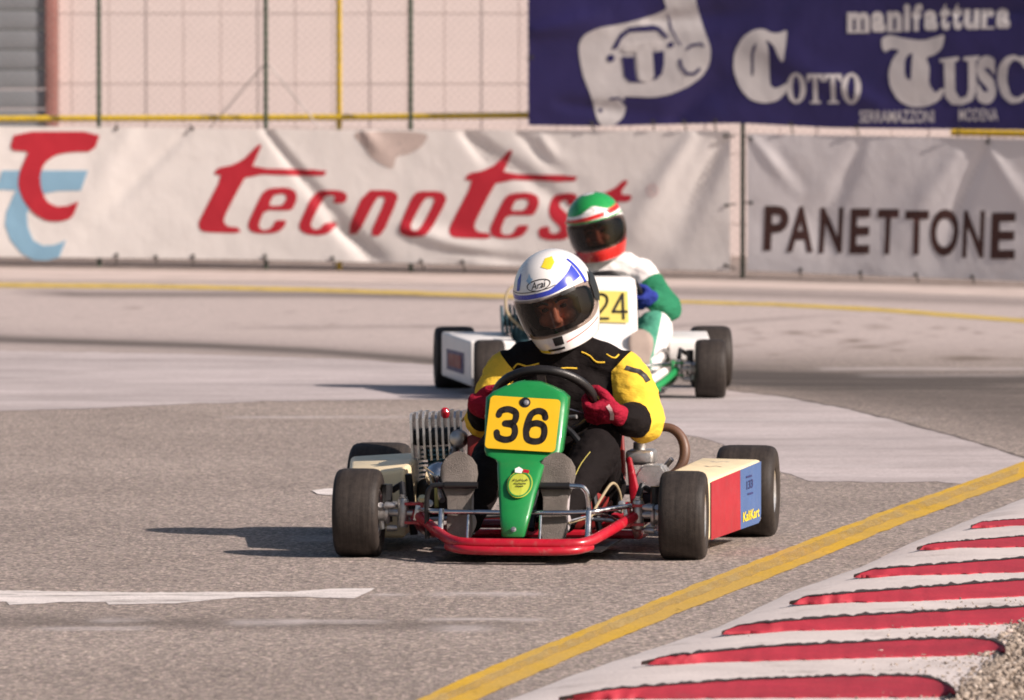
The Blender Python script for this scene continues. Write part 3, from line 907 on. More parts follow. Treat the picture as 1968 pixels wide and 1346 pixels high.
# yellow pipe barrier just behind the fence
bar = empty('pipe_barrier', fence_base(640) + fence_n(640) * -0.22)
tag(bar, 'yellow pipe barrier with one upright behind the chain link fence', 'barrier')
Bi = Matrix.Translation(-bar.location)
bmf = BM()
tube(bmf, [Bi @ FS(x, np.interp(x, [-200, 0, 640, 1015, 1100], [230, 229, 226, 222, 221]), -0.22) for x in range(-1500, 1101, 50)], 0.0235, 10)
obj('rail', bmf, 'rail_yellow', bar)
bmf = BM()
tube(bmf, [Bi @ FS(x, np.interp(x, [1800, 2200], [255, 262]), -0.16) for x in range(1815, 2160, 40)], 0.024, 10)
for x in (1888, 1925, 1950):
    pass
obj('rail', bmf, 'rail_yellow', bar)
p = FS(640, 200, -0.22)
for px_, nm in ((640, 'post'), (-150, 'post')):
    p = FS(px_, 200, -0.26); bmf = BM()
    tube(bmf, [Bi @ Vector((p.x, p.y, gz(p.x, p.y))), Bi @ Vector((p.x, p.y, 1.05)), Bi @ Vector((p.x, p.y, 2.6))], 0.021, 10)
    lathe(bmf, [(0.026, -0.03), (0.026, 0.03)], Bi @ FS(px_, 226, -0.26), (0, 0, 1), 10)
    obj(nm, bmf, 'rail_yellow', bar)
p = FS(2140, 258, -0.16); bmf = BM()
tube(bmf, [Bi @ Vector((p.x, p.y, gz(p.x, p.y))), Bi @ Vector((p.x, p.y, 2.4))], 0.0185, 10)
obj('post', bmf, 'rail_yellow', bar)

# ------------------------------------------------------------------ banners
def banner_mat(name, col, rough=0.6, var=0.05, stain=None, thin=0.25):
    m, t, b = new_mat(name)
    co = objco(t)
    c = ramp(t, noise_n(t, co, 1.6, 5, 0.6), [(0.3, mul(col, 1 - var)), (0.7, mul(col, 1 + var))])
    c = mixc(t, ramp(t, noise_n(t, co, 2.4, 6, 0.7), [(0.55, 0.0), (0.75, 0.22)]), c, stain or mul(col, 0.6))
    t.links.new(c, b.inputs['Base Color']); b.inputs['Roughness'].default_value = rough
    bump(t, b, noise_n(t, co, 6, 4, 0.5), 0.25, 0.03)
    tl_ = nd(t, 'ShaderNodeBsdfTranslucent'); t.links.new(c, tl_.inputs[0])     # thin cloth lets some sun through
    mxs = nd(t, 'ShaderNodeMixShader'); mxs.inputs[0].default_value = thin
    t.links.new(b.outputs[0], mxs.inputs[1]); t.links.new(tl_.outputs[0], mxs.inputs[2])
    t.links.new(mxs.outputs[0], t.nodes['Material Output'].inputs[0])
    return m
MT['banner_white'] = banner_mat('white_banner_cloth', (0.80, 0.755, 0.725))
MT['banner_grey'] = banner_mat('grey_banner_cloth', (0.68, 0.65, 0.66), stain=(0.42, 0.34, 0.31))
MT['banner_blue'] = banner_mat('blue_banner_cloth', (0.026, 0.019, 0.105), 0.55, 0.14, stain=(0.015, 0.03, 0.17))
MT['print_red'] = banner_mat('red_print', (0.50, 0.018, 0.035), 0.6, 0.08, stain=(0.38, 0.012, 0.02))
MT['print_sky'] = banner_mat('light_blue_print', (0.26, 0.45, 0.60), 0.6)
MT['print_brown'] = banner_mat('brown_print', (0.060, 0.022, 0.018), 0.6)
MT['print_pale'] = banner_mat('pale_print', (0.70, 0.66, 0.65), 0.6)
MT['print_blue'] = banner_mat('dark_blue_print', (0.024, 0.019, 0.11), 0.6)
MT['print_pink'] = banner_mat('faint_pink_print', (0.66, 0.46, 0.45), 0.6)
MT['stain'] = worn('damp_stain', (0.52, 0.415, 0.375), 0.62, 2.5)
def seg_d(px, py, a, c):
    ax_, ay_ = a; cx_, cy_ = c
    dx, dy = cx_ - ax_, cy_ - ay_
    L2 = dx * dx + dy * dy
    s = max(0, min(1, ((px - ax_) * dx + (py - ay_) * dy) / L2))
    # signed distance, fading at the far end
    sd = ((px - ax_) * dy - (py - ay_) * dx) / math.sqrt(L2)
    ex = math.hypot(px - ax_ - s * dx, py - ay_ - s * dy)
    return sd if abs(sd) >= ex - 1e-6 else math.copysign(ex, sd), s
def wrinkle(folds, seed, k=1.5, ripple=0.010):
    def W(px, py):
        w_ = noise.noise((px / 190.0, py / 120.0, seed)) * ripple + noise.noise((px / 60.0, py / 70.0, seed + 5)) * ripple * 0.22
        for a, c, wd, am in folds:
            d, s = seg_d(px, py, a, c)
            w_ += am * k * math.exp(-(d / (wd * (0.5 + s))) ** 2) * (0.35 + 0.65 * math.sin(math.pi * min(1, s + .12)))
        return w_
    return W
def banner(name, label, rect, mat, off, W, nx=150, ny=44):
    x0, x1, tp, bt = rect      # tp, bt: functions px -> py
    bn = BM()
    org = FS((x0 + x1) / 2, bt((x0 + x1) / 2), off)
    inv = Matrix.Translation(-org)
    g = []
    for j in range(ny + 1):
        for i in range(nx + 1):
            px = x0 + (x1 - x0) * i / nx
            py = tp(px) + (bt(px) - tp(px)) * j / ny
            g.append(bn.verts.new(inv @ FS(px, py, off + W(px, py))))
    for j in range(ny):
        for i in range(nx):
            a = j * (nx + 1) + i
            bn.faces.new((g[a], g[a + 1], g[a + nx + 2], g[a + nx + 1]))
    o = obj(name, bn, mat, auto=80)
    o.location = org
    tag(o, label, 'banner')
    return o, (lambda u, v, e=0.004: inv @ FS(u, v, off + W(u, v) + e))
def ip(xp, yp): return lambda x: float(np.interp(x, xp, yp))

# --- white banner with red lettering
W1 = wrinkle([((512, 250), (760, 560), 16, -0.026), ((520, 250), (690, 470), 14, 0.014), ((890, 255), (960, 330), 14, -0.018), ((900, 255), (1250, 520), 20, -0.014),
              ((780, 440), (1000, 505), 22, 0.022), ((640, 430), (760, 520), 14, -0.016), ((365, 248), (170, 440), 12, -0.010), ((1330, 262), (1180, 500), 26, 0.020),
              ((1395, 262), (1270, 505), 24, -0.020), ((1000, 260), (1110, 360), 14, -0.014), ((700, 250), (740, 300), 16, 0.014), ((1040, 262), (1080, 330), 12, 0.012),
              ((850, 480), (1100, 520), 12, -0.016), ((250, 250), (120, 480), 30, 0.010)], 1.3)
ban1, b1 = banner('banner', 'long white banner with red company lettering and interlocking red and light blue emblem',
                  (-260, 1404, ip([-260, 0, 640, 1404], [243, 243, 250, 252]), ip([-260, 0, 500, 1000, 1404], [490, 494, 499, 511, 521])), 'banner_white', 0.012, W1, 220, 46)
def C6(p): return (350 + p[0] / 2.624, 200 + p[1] / 2.624)
tee = [(385, 205), (405, 205), (378, 265), (352, 325), (735, 332), (715, 368), (330, 352), (270, 460), (215, 570), (212, 597), (232, 618), (285, 622), (300, 652), (120, 647),
       (92, 634), (84, 605), (95, 575), (205, 360), (158, 355), (182, 322), (250, 310), (310, 280), (350, 240)]
ee = [[(445, 425), (530, 420), (575, 440), (582, 480), (560, 530), (540, 538), (418, 535), (390, 600), (390, 625), (410, 637), (440, 632), (462, 612), (470, 588), (530, 585), (520, 615),
       (495, 642), (455, 653), (380, 653), (345, 641), (333, 615), (340, 585), (395, 470), (415, 440)], [(465, 460), (512, 452), (530, 468), (522, 490), (505, 512), (440, 514), (450, 485)]]
cc = [(690, 435), (790, 435), (830, 450), (836, 475), (820, 502), (758, 500), (775, 470), (755, 458), (715, 470), (655, 590), (650, 618), (670, 633), (695, 630), (720, 600), (785, 595),
      (765, 630), (735, 655), (690, 663), (630, 657), (597, 638), (590, 610), (610, 565), (650, 475)]
nn = [(825, 658), (925, 435), (1050, 435), (1085, 450), (1091, 480), (1010, 666), (945, 665), (1025, 490), (1020, 468), (985, 470), (890, 658)]
oo = [[(1190, 440), (1300, 440), (1330, 460), (1336, 490), (1255, 640), (1225, 668), (1150, 673), (1105, 657), (1094, 625), (1160, 470)],
      [(1225, 475), (1268, 470), (1276, 490), (1215, 610), (1190, 640), (1162, 635), (1156, 605)]]
def sh(pts, dx, dy): return [(p[0] + dx, p[1] + dy) for p in pts]
C4 = lambda p: (820 + p[0] / 2.926, 340 + p[1] / 2.926)
ess = [(725, 100), (800, 90), (850, 100), (845, 160), (792, 160), (790, 130), (752, 140), (745, 165), (800, 215), (830, 260), (820, 320), (780, 355), (690, 357), (637, 342), (630, 300),
       (650, 280), (697, 280), (690, 310), (720, 322), (752, 310), (757, 285), (702, 235), (688, 190), (700, 130)]
lt = [(1198, 347), (1210, 347), (1192, 374), (1217, 375), (1212, 388), (1184, 388), (1160, 440), (1172, 452), (1168, 460), (1130, 460), (1122, 445), (1150, 388), (1136, 388), (1140, 378), (1165, 370), (1185, 360)]
for polys in ([[C6(p) for p in chaikin(tee)]], [[C6(p) for p in chaikin(q)] for q in ee], [[C6(p) for p in chaikin(cc)]], [[C6(p) for p in chaikin(nn)]],
              [[C6(p) for p in chaikin(q)] for q in oo], [[C6(p) for p in chaikin(sh(tee, 1265, 28))]], [[C6(p) for p in chaikin(sh(q, 1222, 25))] for q in ee],
              [[C4(p) for p in chaikin(ess)]], [chaikin(lt)]):
    printed('letter', fill(polys), b1, 'print_red', ban1, 9)
red_logo = [(70, 608), (468, 608), (435, 700), (330, 702), (260, 715), (205, 755), (185, 810), (190, 870), (215, 930), (260, 955), (310, 952), (350, 937), (367, 928), (335, 1008), (280, 1023),
            (220, 1022), (160, 990), (110, 930), (84, 860), (90, 800), (120, 730), (135, 700), (45, 695)]
lg = [(p[0] / 2.403, p[1] / 2.403) for p in red_logo]
bl = [(p[0] - 25, p[1] + 75) for p in lg]
printed('emblem', fill([bl]), lambda u, v: b1(u, v, 0.004), 'print_sky', ban1, 9)
printed('emblem', fill([chaikin(lg)]), lambda u, v: b1(u, v, 0.007), 'print_red', ban1, 9)
printed('registered_mark', merge(fill([circle(1256, 366, 12), circle(1256, 366, 9.5)]), glyph('R', (1252, 372, 1260, 360), 0.02)), b1, 'print_pink', ban1)
printed('stain', fill([chaikin([(672, 252), (828, 254), (812, 282), (790, 296), (762, 300), (757, 326), (738, 318), (716, 304), (703, 284)], 2)]), lambda u, v: b1(u, v, 0.003), 'stain', ban1, 9)

# --- grey banner, brown lettering
W2 = wrinkle([((1900, 268), (1800, 500), 16, -0.016), ((1660, 265), (1570, 460), 18, -0.012), ((1450, 268), (1560, 400), 14, 0.010), ((1890, 268), (1990, 420), 14, 0.012),
              ((1840, 300), (1700, 500), 26, 0.012), ((1500, 300), (1620, 520), 30, -0.008)], 6.1)
ban2, b2 = banner('banner', 'grey banner with brown capital lettering right of the white banner',
                  (1437, 2120, ip([1437, 1700, 1960, 2120], [257, 263, 268, 272]), ip([1437, 1700, 1960, 2120], [520, 531, 541, 549])), 'banner_grey', 0.012, W2, 110, 44)
for ch, x0, x1, y0, y1 in (('P', 1469, 1516, 396, 482), ('A', 1514, 1564, 397, 485), ('N', 1575, 1620, 399, 487), ('E', 1634, 1673, 401, 488), ('T', 1686, 1728, 402, 489),
                           ('T', 1740, 1786, 405, 490), ('O', 1789, 1843, 402, 493), ('N', 1851, 1893, 405, 496), ('E', 1906, 1953, 409, 498)):
    g_ = glyph(ch, (x0, y1, x1, y0), 0.028)
    for v in g_.verts: v.co.x += (450 - v.co.y) * 0.03
    printed('letter', g_, b2, 'print_brown', ban2, 12)

# --- blue banner above
W3 = wrinkle([((1030, 60), (1200, 30), 22, 0.02), ((1300, 230), (1420, 120), 30, -0.016), ((1690, 200), (1400, 60), 26, 0.012), ((1080, 200), (1300, 225), 18, -0.014),
              ((1960, 20), (1700, 30), 20, -0.012), ((1250, 40), (1500, 20), 22, -0.014)], 11.0, ripple=0.016)
ban3, b3 = banner('banner', 'large dark blue banner with pale scroll emblem and blackletter words hung above the others',
                  (1017, 2150, ip([1017, 2150], [-260, -260]), ip([1017, 1150, 1300, 1425, 1600, 1960, 2150], [241, 243, 239, 237, 246, 250, 254])), 'banner_blue', 0.030, W3, 150, 60)
C7 = lambda p: (1000 + p[0] / 2.033, p[1] / 2.033)
scroll = [(540, -110), (670, -120), (690, 0), (700, 60), (735, 150), (750, 190), (745, 250), (715, 300), (660, 340), (590, 370), (520, 382), (440, 378), (405, 378), (415, 420), (405, 460), (370, 492),
          (330, 497), (310, 480), (295, 440), (280, 370), (250, 300), (238, 240), (232, 180), (250, 140), (310, 110), (400, 95), (480, 75), (550, 50), (578, 35), (565, 0)]
printed('emblem', fill([[C7(p) for p in chaikin(scroll, 2)]]), b3, 'print_pale', ban3, 10)
ins = [[(400, 222), (450, 224), (452, 270), (460, 312), (482, 322), (432, 322), (410, 300)], [(518, 205), (566, 200), (566, 250), (558, 290), (530, 316), (524, 300)],
       [(362, 192), (395, 132), (430, 108), (520, 98), (548, 106), (584, 146), (572, 152), (538, 120), (432, 126), (402, 152), (382, 192)],
       circle(358, 228, 15), circle(592, 176, 12), stroke([(628, 232), (634, 262), (655, 288), (685, 290), (708, 268)], 12), stroke([(655, 195), (672, 178), (712, 172), (722, 184)], 10),
       stroke([(578, 60), (592, 110), (618, 160), (632, 178)], 7), circle(316, 432, 8), stroke([(352, 388), (392, 384), (414, 412)], 9)]
for q in ins:
    printed('emblem', fill([[C7(p) for p in q]]), lambda u, v: b3(u, v, 0.008), 'print_blue', ban3, 10)
tl = merge(*[fill([[C7(p) for p in q]]) for q in ([(455, 175), (518, 165), (528, 300), (500, 320), (470, 312)], [(400, 190), (420, 168), (540, 150), (560, 168), (545, 190), (420, 205)])])
printed('letter', tl, lambda u, v: b3(u, v, 0.011), 'print_pale', ban3, 10)
bigC = [[(955, 112), (990, 130), (1020, 130), (1050, 115), (1045, 170), (1035, 250), (1015, 225), (998, 178), (965, 152), (978, 190), (978, 330), (1000, 348), (1030, 335), (1058, 318), (1045, 360),
         (1010, 395), (960, 405), (905, 392), (862, 345), (836, 275), (840, 205), (875, 145), (915, 118)], [(905, 198), (930, 162), (926, 188), (916, 212), (916, 296), (905, 300)]]
bigT = [[(1415, 150), (1450, 136), (1500, 150), (1580, 160), (1640, 142), (1667, 134), (1655, 190), (1625, 215), (1590, 225), (1606, 260), (1602, 330), (1626, 366), (1650, 345), (1667, 350), (1640, 395),
         (1590, 418), (1530, 420), (1480, 392), (1450, 340), (1443, 280), (1463, 225), (1490, 196), (1450, 190), (1432, 207), (1418, 190)], [(1508, 228), (1540, 202), (1536, 240), (1532, 320), (1508, 300)]]
for q in (bigC, bigT):
    printed('letter', fill([[C7(p) for p in chaikin(r_)] for r_ in q]), b3, 'print_pale', ban3, 10)
def serif_O(x0, x1, y0, y1): return [[C7(p) for p in circle((x0 + x1) / 2, (y0 + y1) / 2, (x1 - x0) / 2, 28, (y1 - y0) / 2)], [C7(p) for p in circle((x0 + x1) / 2, (y0 + y1) / 2, (x1 - x0) * .20, 24, (y1 - y0) * .40)]]
def serif_T(x0, x1, y0, y1):
    m_ = (x0 + x1) / 2; w_ = (x1 - x0) * .14
    return [[C7(p) for p in [(x0, y0), (x1, y0), (x1 + 2, y0 + 30), (x1 - 6, y0 + 30), (x1 - 14, y0 + 14), (m_ + w_, y0 + 14), (m_ + w_, y1 - 10), (m_ + w_ + 12, y1 - 8), (m_ + w_ + 12, y1),
                            (m_ - w_ - 12, y1), (m_ - w_ - 12, y1 - 8), (m_ - w_, y1 - 10), (m_ - w_, y0 + 14), (x0 + 14, y0 + 14), (x0 + 6, y0 + 30), (x0 - 2, y0 + 30)]]]
for q in (serif_O(1046, 1122, 285, 405), serif_T(1128, 1190, 290, 405), serif_T(1196, 1262, 290, 405), serif_O(1262, 1338, 285, 408)):
    printed('letter', fill(q), b3, 'print_pale', ban3, 10)
Us = [(1645, 232), (1720, 222), (1720, 236), (1704, 242), (1704, 355), (1722, 385), (1748, 378), (1756, 350), (1756, 240), (1738, 236), (1738, 224), (1800, 218), (1800, 232), (1786, 238), (1786, 360), (1770, 395), (1730, 412), (1690, 408), (1664, 380), (1662, 244), (1645, 244)]
printed('letter', fill([[C7(p) for p in Us]]), b3, 'print_pale', ban3, 10)
printed('letter', glyph('S', (C7((1788, 0))[0], C7((0, 408))[1], C7((1864, 0))[0], C7((0, 218))[1]), 0.055), b3, 'print_pale', ban3, 10)
Cs = [(1990, 250), (1978, 218), (1960, 226), (1935, 214), (1900, 225), (1872, 265), (1868, 320), (1885, 375), (1920, 406), (1960, 402), (1990, 370), (1980, 362), (1950, 384), (1922, 375), (1906, 320), (1912, 258), (1935, 232), (1962, 244), (1978, 270), (1990, 270)]
printed('letter', fill([[C7(p) for p in chaikin(Cs)]]), b3, 'print_pale', ban3, 10)
xw = 1280
for ch, wd, tall in (('m', 92, 0), ('a', 58, 0), ('n', 62, 0), ('i', 30, 1), ('f', 44, 1), ('a', 58, 0), ('t', 44, 1), ('t', 44, 1), ('u', 66, 0), ('r', 54, 0), ('a', 60, 0)):
    y0 = 22 - (xw - 1280) * .025 if tall else 48 - (xw - 1280) * .025
    y1 = 130 - (xw - 1280) * .03
    bx_ = (C7((xw + 2, 0))[0], C7((0, y1))[1], C7((xw + wd - 2, 0))[0], C7((0, y0))[1])
    g_ = glyph(ch, bx_, 0.05)
    feet = [fill([[C7(p) for p in [(xw + 1, y1 - 9), (xw + wd - 1, y1 - 9), (xw + wd - 1, y1), (xw + 1, y1)]]])] if ch in 'mnr' else []
    printed('letter', merge(g_, *feet), b3, 'print_pale', ban3, 12)
    xw += wd + 3
printed('lettering', glyph('SERRAMAZZONI', (1655, 236, 1797, 212), 0.01), lambda u, v: b3(u, v, 0.004), 'print_pale', ban3, 12)
printed('lettering', glyph('MODENA', (1845, 233, 1921, 209), 0.01), lambda u, v: b3(u, v, 0.004), 'print_pale', ban3, 12)
# eyelet ties
MT['cord'] = simple('dark_cord', (0.05, 0.045, 0.04), 0.8)
def ties(ban, lst, off):
    inv = Matrix.Translation(-ban.location)
    for (x, y0, x2, y1) in lst:
        bt = BM(); tube(bt, [inv @ FS(x, y0, off + .006), inv @ FS((x + x2) / 2 + 1, (y0 + y1) / 2, off), inv @ FS(x2, y1, -0.012)], 0.006, 6)
        lathe(bt, [(0.014, -0.002), (0.014, 0.004), (0.006, 0.004)], inv @ FS(x, y0, off + .01), fence_n(x), 12)
        obj('tie', bt, 'cord', ban)
ties(ban3, [(1140, 236, 1142, 250), (1258, 234, 1256, 252), (1317, 234, 1319, 252), (1378, 232, 1374, 252), (1523, 238, 1523, 258), (1650, 244, 1650, 262), (1846, 246, 1840, 264), (1025, 110, 1012, 113)], 0.03)
ties(ban1, [(225, 490, 222, 507), (372, 492, 370, 509), (640, 496, 642, 513), (890, 503, 892, 522), (510, 492, 510, 512), (370, 248, 364, 240), (225, 247, 224, 238), (1395, 262, 1412, 262), (1396, 510, 1412, 516), (1398, 395, 1414, 392), (300, 494, 300, 505), (810, 502, 814, 518)], 0.012)
ties(ban2, [(1445, 390, 1430, 390), (1445, 268, 1432, 262), (1540, 518, 1538, 532), (1655, 524, 1654, 538), (1762, 528, 1764, 542), (1870, 532, 1872, 547), (1900, 274, 1898, 262)], 0.012)

# ------------------------------------------------------------------ cladding wall behind, with shutter and pier at its left end
WY = 56.0
MT['wall_panel'] = simple('cream_wall_panel', (0.64, 0.545, 0.52), 0.8, var=0.05, vs=1.5, bs=40, bstr=0.2, dirt=((0.45, 0.37, 0.33), 2.5, 0.58, 0.3))
MT['wall_joint'] = simple('wall_joint', (0.42, 0.35, 0.33), 0.9)
def wx(px): return AT(px, 300, WY).x
def wz(py): return AT(984, py, WY).z
wall = empty('panelled_wall', (wx(900), WY, 0))
tag(wall, 'cream panelled building wall seen through the fence above the banners', 'wall')
Wi = Matrix.Translation(-wall.location)
bmx = BM(); x0 = wx(112); x1 = wx(2500)
box(bmx, Wi @ Vector(((x0 + x1) / 2, WY + 0.155, 1.95)), (x1 - x0, 0.30, 4.5))
obj('backing', bmx, 'wall_joint', wall, smooth=False)
xb = [wx(66 + 71.6 * k) for k in range(0, 35)]
zb = [-0.25, wz(297 + 135), wz(297), wz(162), wz(27), wz(27 - 135), wz(27 - 270), wz(27 - 405)]
pm = {}
for i in range(len(xb) - 1):
    for j in range(len(zb) - 1):
        lo_x = max(xb[i], x0); hi_x = xb[i + 1]
        if hi_x - lo_x < 0.02: continue
        ky = (round(hi_x - lo_x, 3), round(zb[j + 1] - zb[j], 3))
        if ky not in pm:
            bmx = BM(); box(bmx, (0, 0, 0), (hi_x - lo_x - 0.006, 0.012, zb[j + 1] - zb[j] - 0.006), 0.003, seg=1)
            o = obj('panel', bmx, 'wall_panel', wall, smooth=False); pm[ky] = o.data
        else:
            o = bpy.data.objects.new('panel', pm[ky]); COL.objects.link(o); o.parent = wall
        o.location = Wi @ Vector(((lo_x + hi_x) / 2, WY + 0.003 * ((i * 7 + j * 3) % 3 - 1), (zb[j] + zb[j + 1]) / 2))
MT['pier'] = simple('red_brown_pier', (0.30, 0.13, 0.11), 0.8, var=0.3, vs=6, bs=30, bstr=0.4)
bmx = BM(); xa, xc = wx(90), wx(111)
box(bmx, (0, 0, 2.1), (xc - xa, 0.22, 4.2), 0.01)
box(bmx, (0, -0.005, 0.2), (xc - xa + 0.05, 0.26, 0.4), 0.01)
o = obj('pier', bmx, 'pier'); o.location = ((xa + xc) / 2, WY - 0.05, 0)
tag(o, 'narrow red brown pier between the grey shutter and the cream wall', 'pier')
MT['shutter'] = simple('grey_shutter', (0.20, 0.21, 0.225), 0.55, 0.0, var=0.18, vs=3)
shu = empty('roller_shutter', (wx(-80), WY, 0))
tag(shu, 'grey roller shutter of horizontal slats at the far left edge', 'shutter')
bmx = BM(); xa, xc = wx(-1700), wx(90); sd = None
wd_ = xc - xa
for k in range(26):
    if sd is None:
        prof = [(0.0, -0.075), (-0.006, -0.05), (-0.009, 0.0), (-0.006, 0.05), (0.0, 0.075)]
        rings = [[Vector((x_, y_ , z_)) for (y_, z_) in prof] + [Vector((x_, 0.015, 0.075)), Vector((x_, 0.015, -0.075))] for x_ in (-wd_ / 2, wd_ / 2)]
        loft(bmx, rings); o = obj('slat', bmx, 'shutter', shu, auto=50); sd = o.data
    else:
        o = bpy.data.objects.new('slat', sd); COL.objects.link(o); o.parent = shu
    o.location = ((xa + xc) / 2 - shu.location.x, -0.11, 0.08 + 0.162 * k)

# ================================================================== KARTS
# kart space: origin on the ground under the front axle, x to the viewer's right, y towards the kart's rear, z up
def place(o, px, py, yaw):
    p = G(px, py); o.location = (p.x, p.y, 0); o.rotation_euler = (0, 0, -R(yaw))

def tyre_bm(Rad, wd):
    h = wd / 2
    bm = BM()
    pr = [(0.066, -h * .80), (0.074, -h * .93), (0.090, -h * .985), (Rad - 0.030, -h), (Rad - 0.018, -h * .985), (Rad - 0.009, -h * .93), (Rad - 0.0035, -h * .82),
          (Rad - 0.0005, -h * .62), (Rad, -h * .3), (Rad, 0)]
    pr = pr + [(r, -x) for r, x in pr[-2::-1]]
    pr += [(0.063, h * .7), (0.063, -h * .7)]
    lathe(bm, pr, (0, 0, 0), (1, 0, 0), 56, closed=True)
    return bm
def rim_bm(wd):
    h = wd / 2
    bm = BM()
    for s in (-1, 1):
        lathe(bm, [(0.0655, s * h * .80), (0.070, s * h * .86), (0.068, s * h * .90), (0.060, s * h * .84), (0.056, s * h * .45), (0.040, s * h * .28), (0.022, s * h * .26), (0.022, s * h * .55), (0.0, s * h * .58)][::-1], (0, 0, 0), (1, 0, 0), 36)
        for k in range(5):
            a = 2 * math.pi * k / 5
            lathe(bm, [(0.0045, s * h * .27), (0.0045, s * h * .36), (0, s * h * .37)], (0, 0.032 * math.cos(a), 0.032 * math.sin(a)), (1, 0, 0), 6)
    lathe(bm, [(0.0625, -h * .8), (0.0625, h * .8)], (0, 0, 0), (1, 0, 0), 36)
    return bm
WHEELS = {}
def wheel(parent, x, y, rad, wd, steer=0.0):
    ky = (rad, wd)
    if ky not in WHEELS:
        o = obj('wheel', rim_bm(wd), 'alu_bright', parent)
        t_ = obj('tyre', tyre_bm(rad, wd), 'tyre', o)
        WHEELS[ky] = (o.data, t_.data)
    else:
        o = bpy.data.objects.new('wheel', WHEELS[ky][0]); COL.objects.link(o); o.parent = parent
        t_ = bpy.data.objects.new('tyre', WHEELS[ky][1]); COL.objects.link(t_); t_.parent = o
    o.location = (x, y, rad - 0.003); o.rotation_euler = (random.uniform(0, 6), 0, R(steer)) if not steer else (0, 0, R(steer))
    return o
def side_pod(parent, sg, mat, fr=(0.185, 0.40, 0.535, 0.040, 0.246, 0.217), bk=(0.80, 0.44, 0.630, 0.055, 0.250, 0.247), bev=0.014):
    """fr/bk: y, inner x, outer x, bottom z, inner top z, outer top z"""
    bm = BM()
    c = []
    for (y, xi, xo, zb_, zi, zo) in (fr, bk):
        c += [Vector((sg * xi, y, zb_)), Vector((sg * xo, y, zb_)), Vector((sg * xo, y, zo)), Vector((sg * xi, y, zi))]
    hull8(bm, c, bev, 3)
    return obj('side_pod', bm, mat, parent, auto=40)
def pod_face(sg, fr, bk, e=0.0025):
    A = [Vector((sg * f[2], f[0], f[3])) for f in (fr, bk)]; B_ = [Vector((sg * f[2], f[0], f[5])) for f in (fr, bk)]
    nrm = (A[1] - A[0]).cross(B_[0] - A[0]).normalized()
    if nrm.x * sg < 0: nrm = -nrm
    return lambda u, v: A[0].lerp(A[1], u).lerp(B_[0].lerp(B_[1], u), v) + nrm * e
def rods(parent, name, mat, pts, r, seg=10, smooth_n=0):
    bm = BM(); P = smooth_path(pts, smooth_n) if smooth_n else pts
    tube(bm, P, r, seg)
    return obj(name, bm, mat, parent)
def bolts(parent, mat, lst, r=0.006, ax=(0, -1, 0), name='bolt'):
    for p in lst:
        bm = BM(); lathe(bm, [(r * 1.5, 0), (r * 1.5, r * .3), (r, r * .4), (r, r * 1.1), (0, r * 1.25)], p, ax, 10)
        obj(name, bm, mat, parent)

def steering_wheel(parent, c, rad, tilt, turn=0.0):
    Mx = Matrix.Translation(c) @ Matrix.Rotation(R(tilt), 4, 'X')
    bm = BM(); pts = []
    for k in range(48):
        a = 2 * math.pi * k / 48
        flat = 1.0
        pts.append(Mx @ Vector((rad * math.cos(a), rad * math.sin(a) * flat, 0)))
    tube(bm, pts, 0.0145, 12, closed=True)
    o = obj('steering_wheel', bm, 'black_leather', parent)
    bm = BM()
    for a in (R(-90 + turn), R(30 + turn), R(150 + turn)):
        d = Vector((math.cos(a), math.sin(a), 0)); e = Vector((-d.y, d.x, 0))
        q = [Mx @ (d * 0.02 + e * 0.016 + Vector((0, 0, -.012))), Mx @ (d * 0.02 - e * 0.016 + Vector((0, 0, -.012))), Mx @ (d * rad - e * 0.011), Mx @ (d * rad + e * 0.011)]
        up_ = Mx.to_3x3() @ Vector((0, 0, .004))
        hull8(bm, q + [p + up_ for p in q])
    lathe(bm, [(0.026, -.02), (0.030, -.008), (0.026, 0.0), (0, 0.001)], Mx @ Vector((0, 0, 0)), Mx.to_3x3() @ Vector((0, 0, 1)), 20)
    obj('spokes', bm, 'alu', o)
    return o, Mx
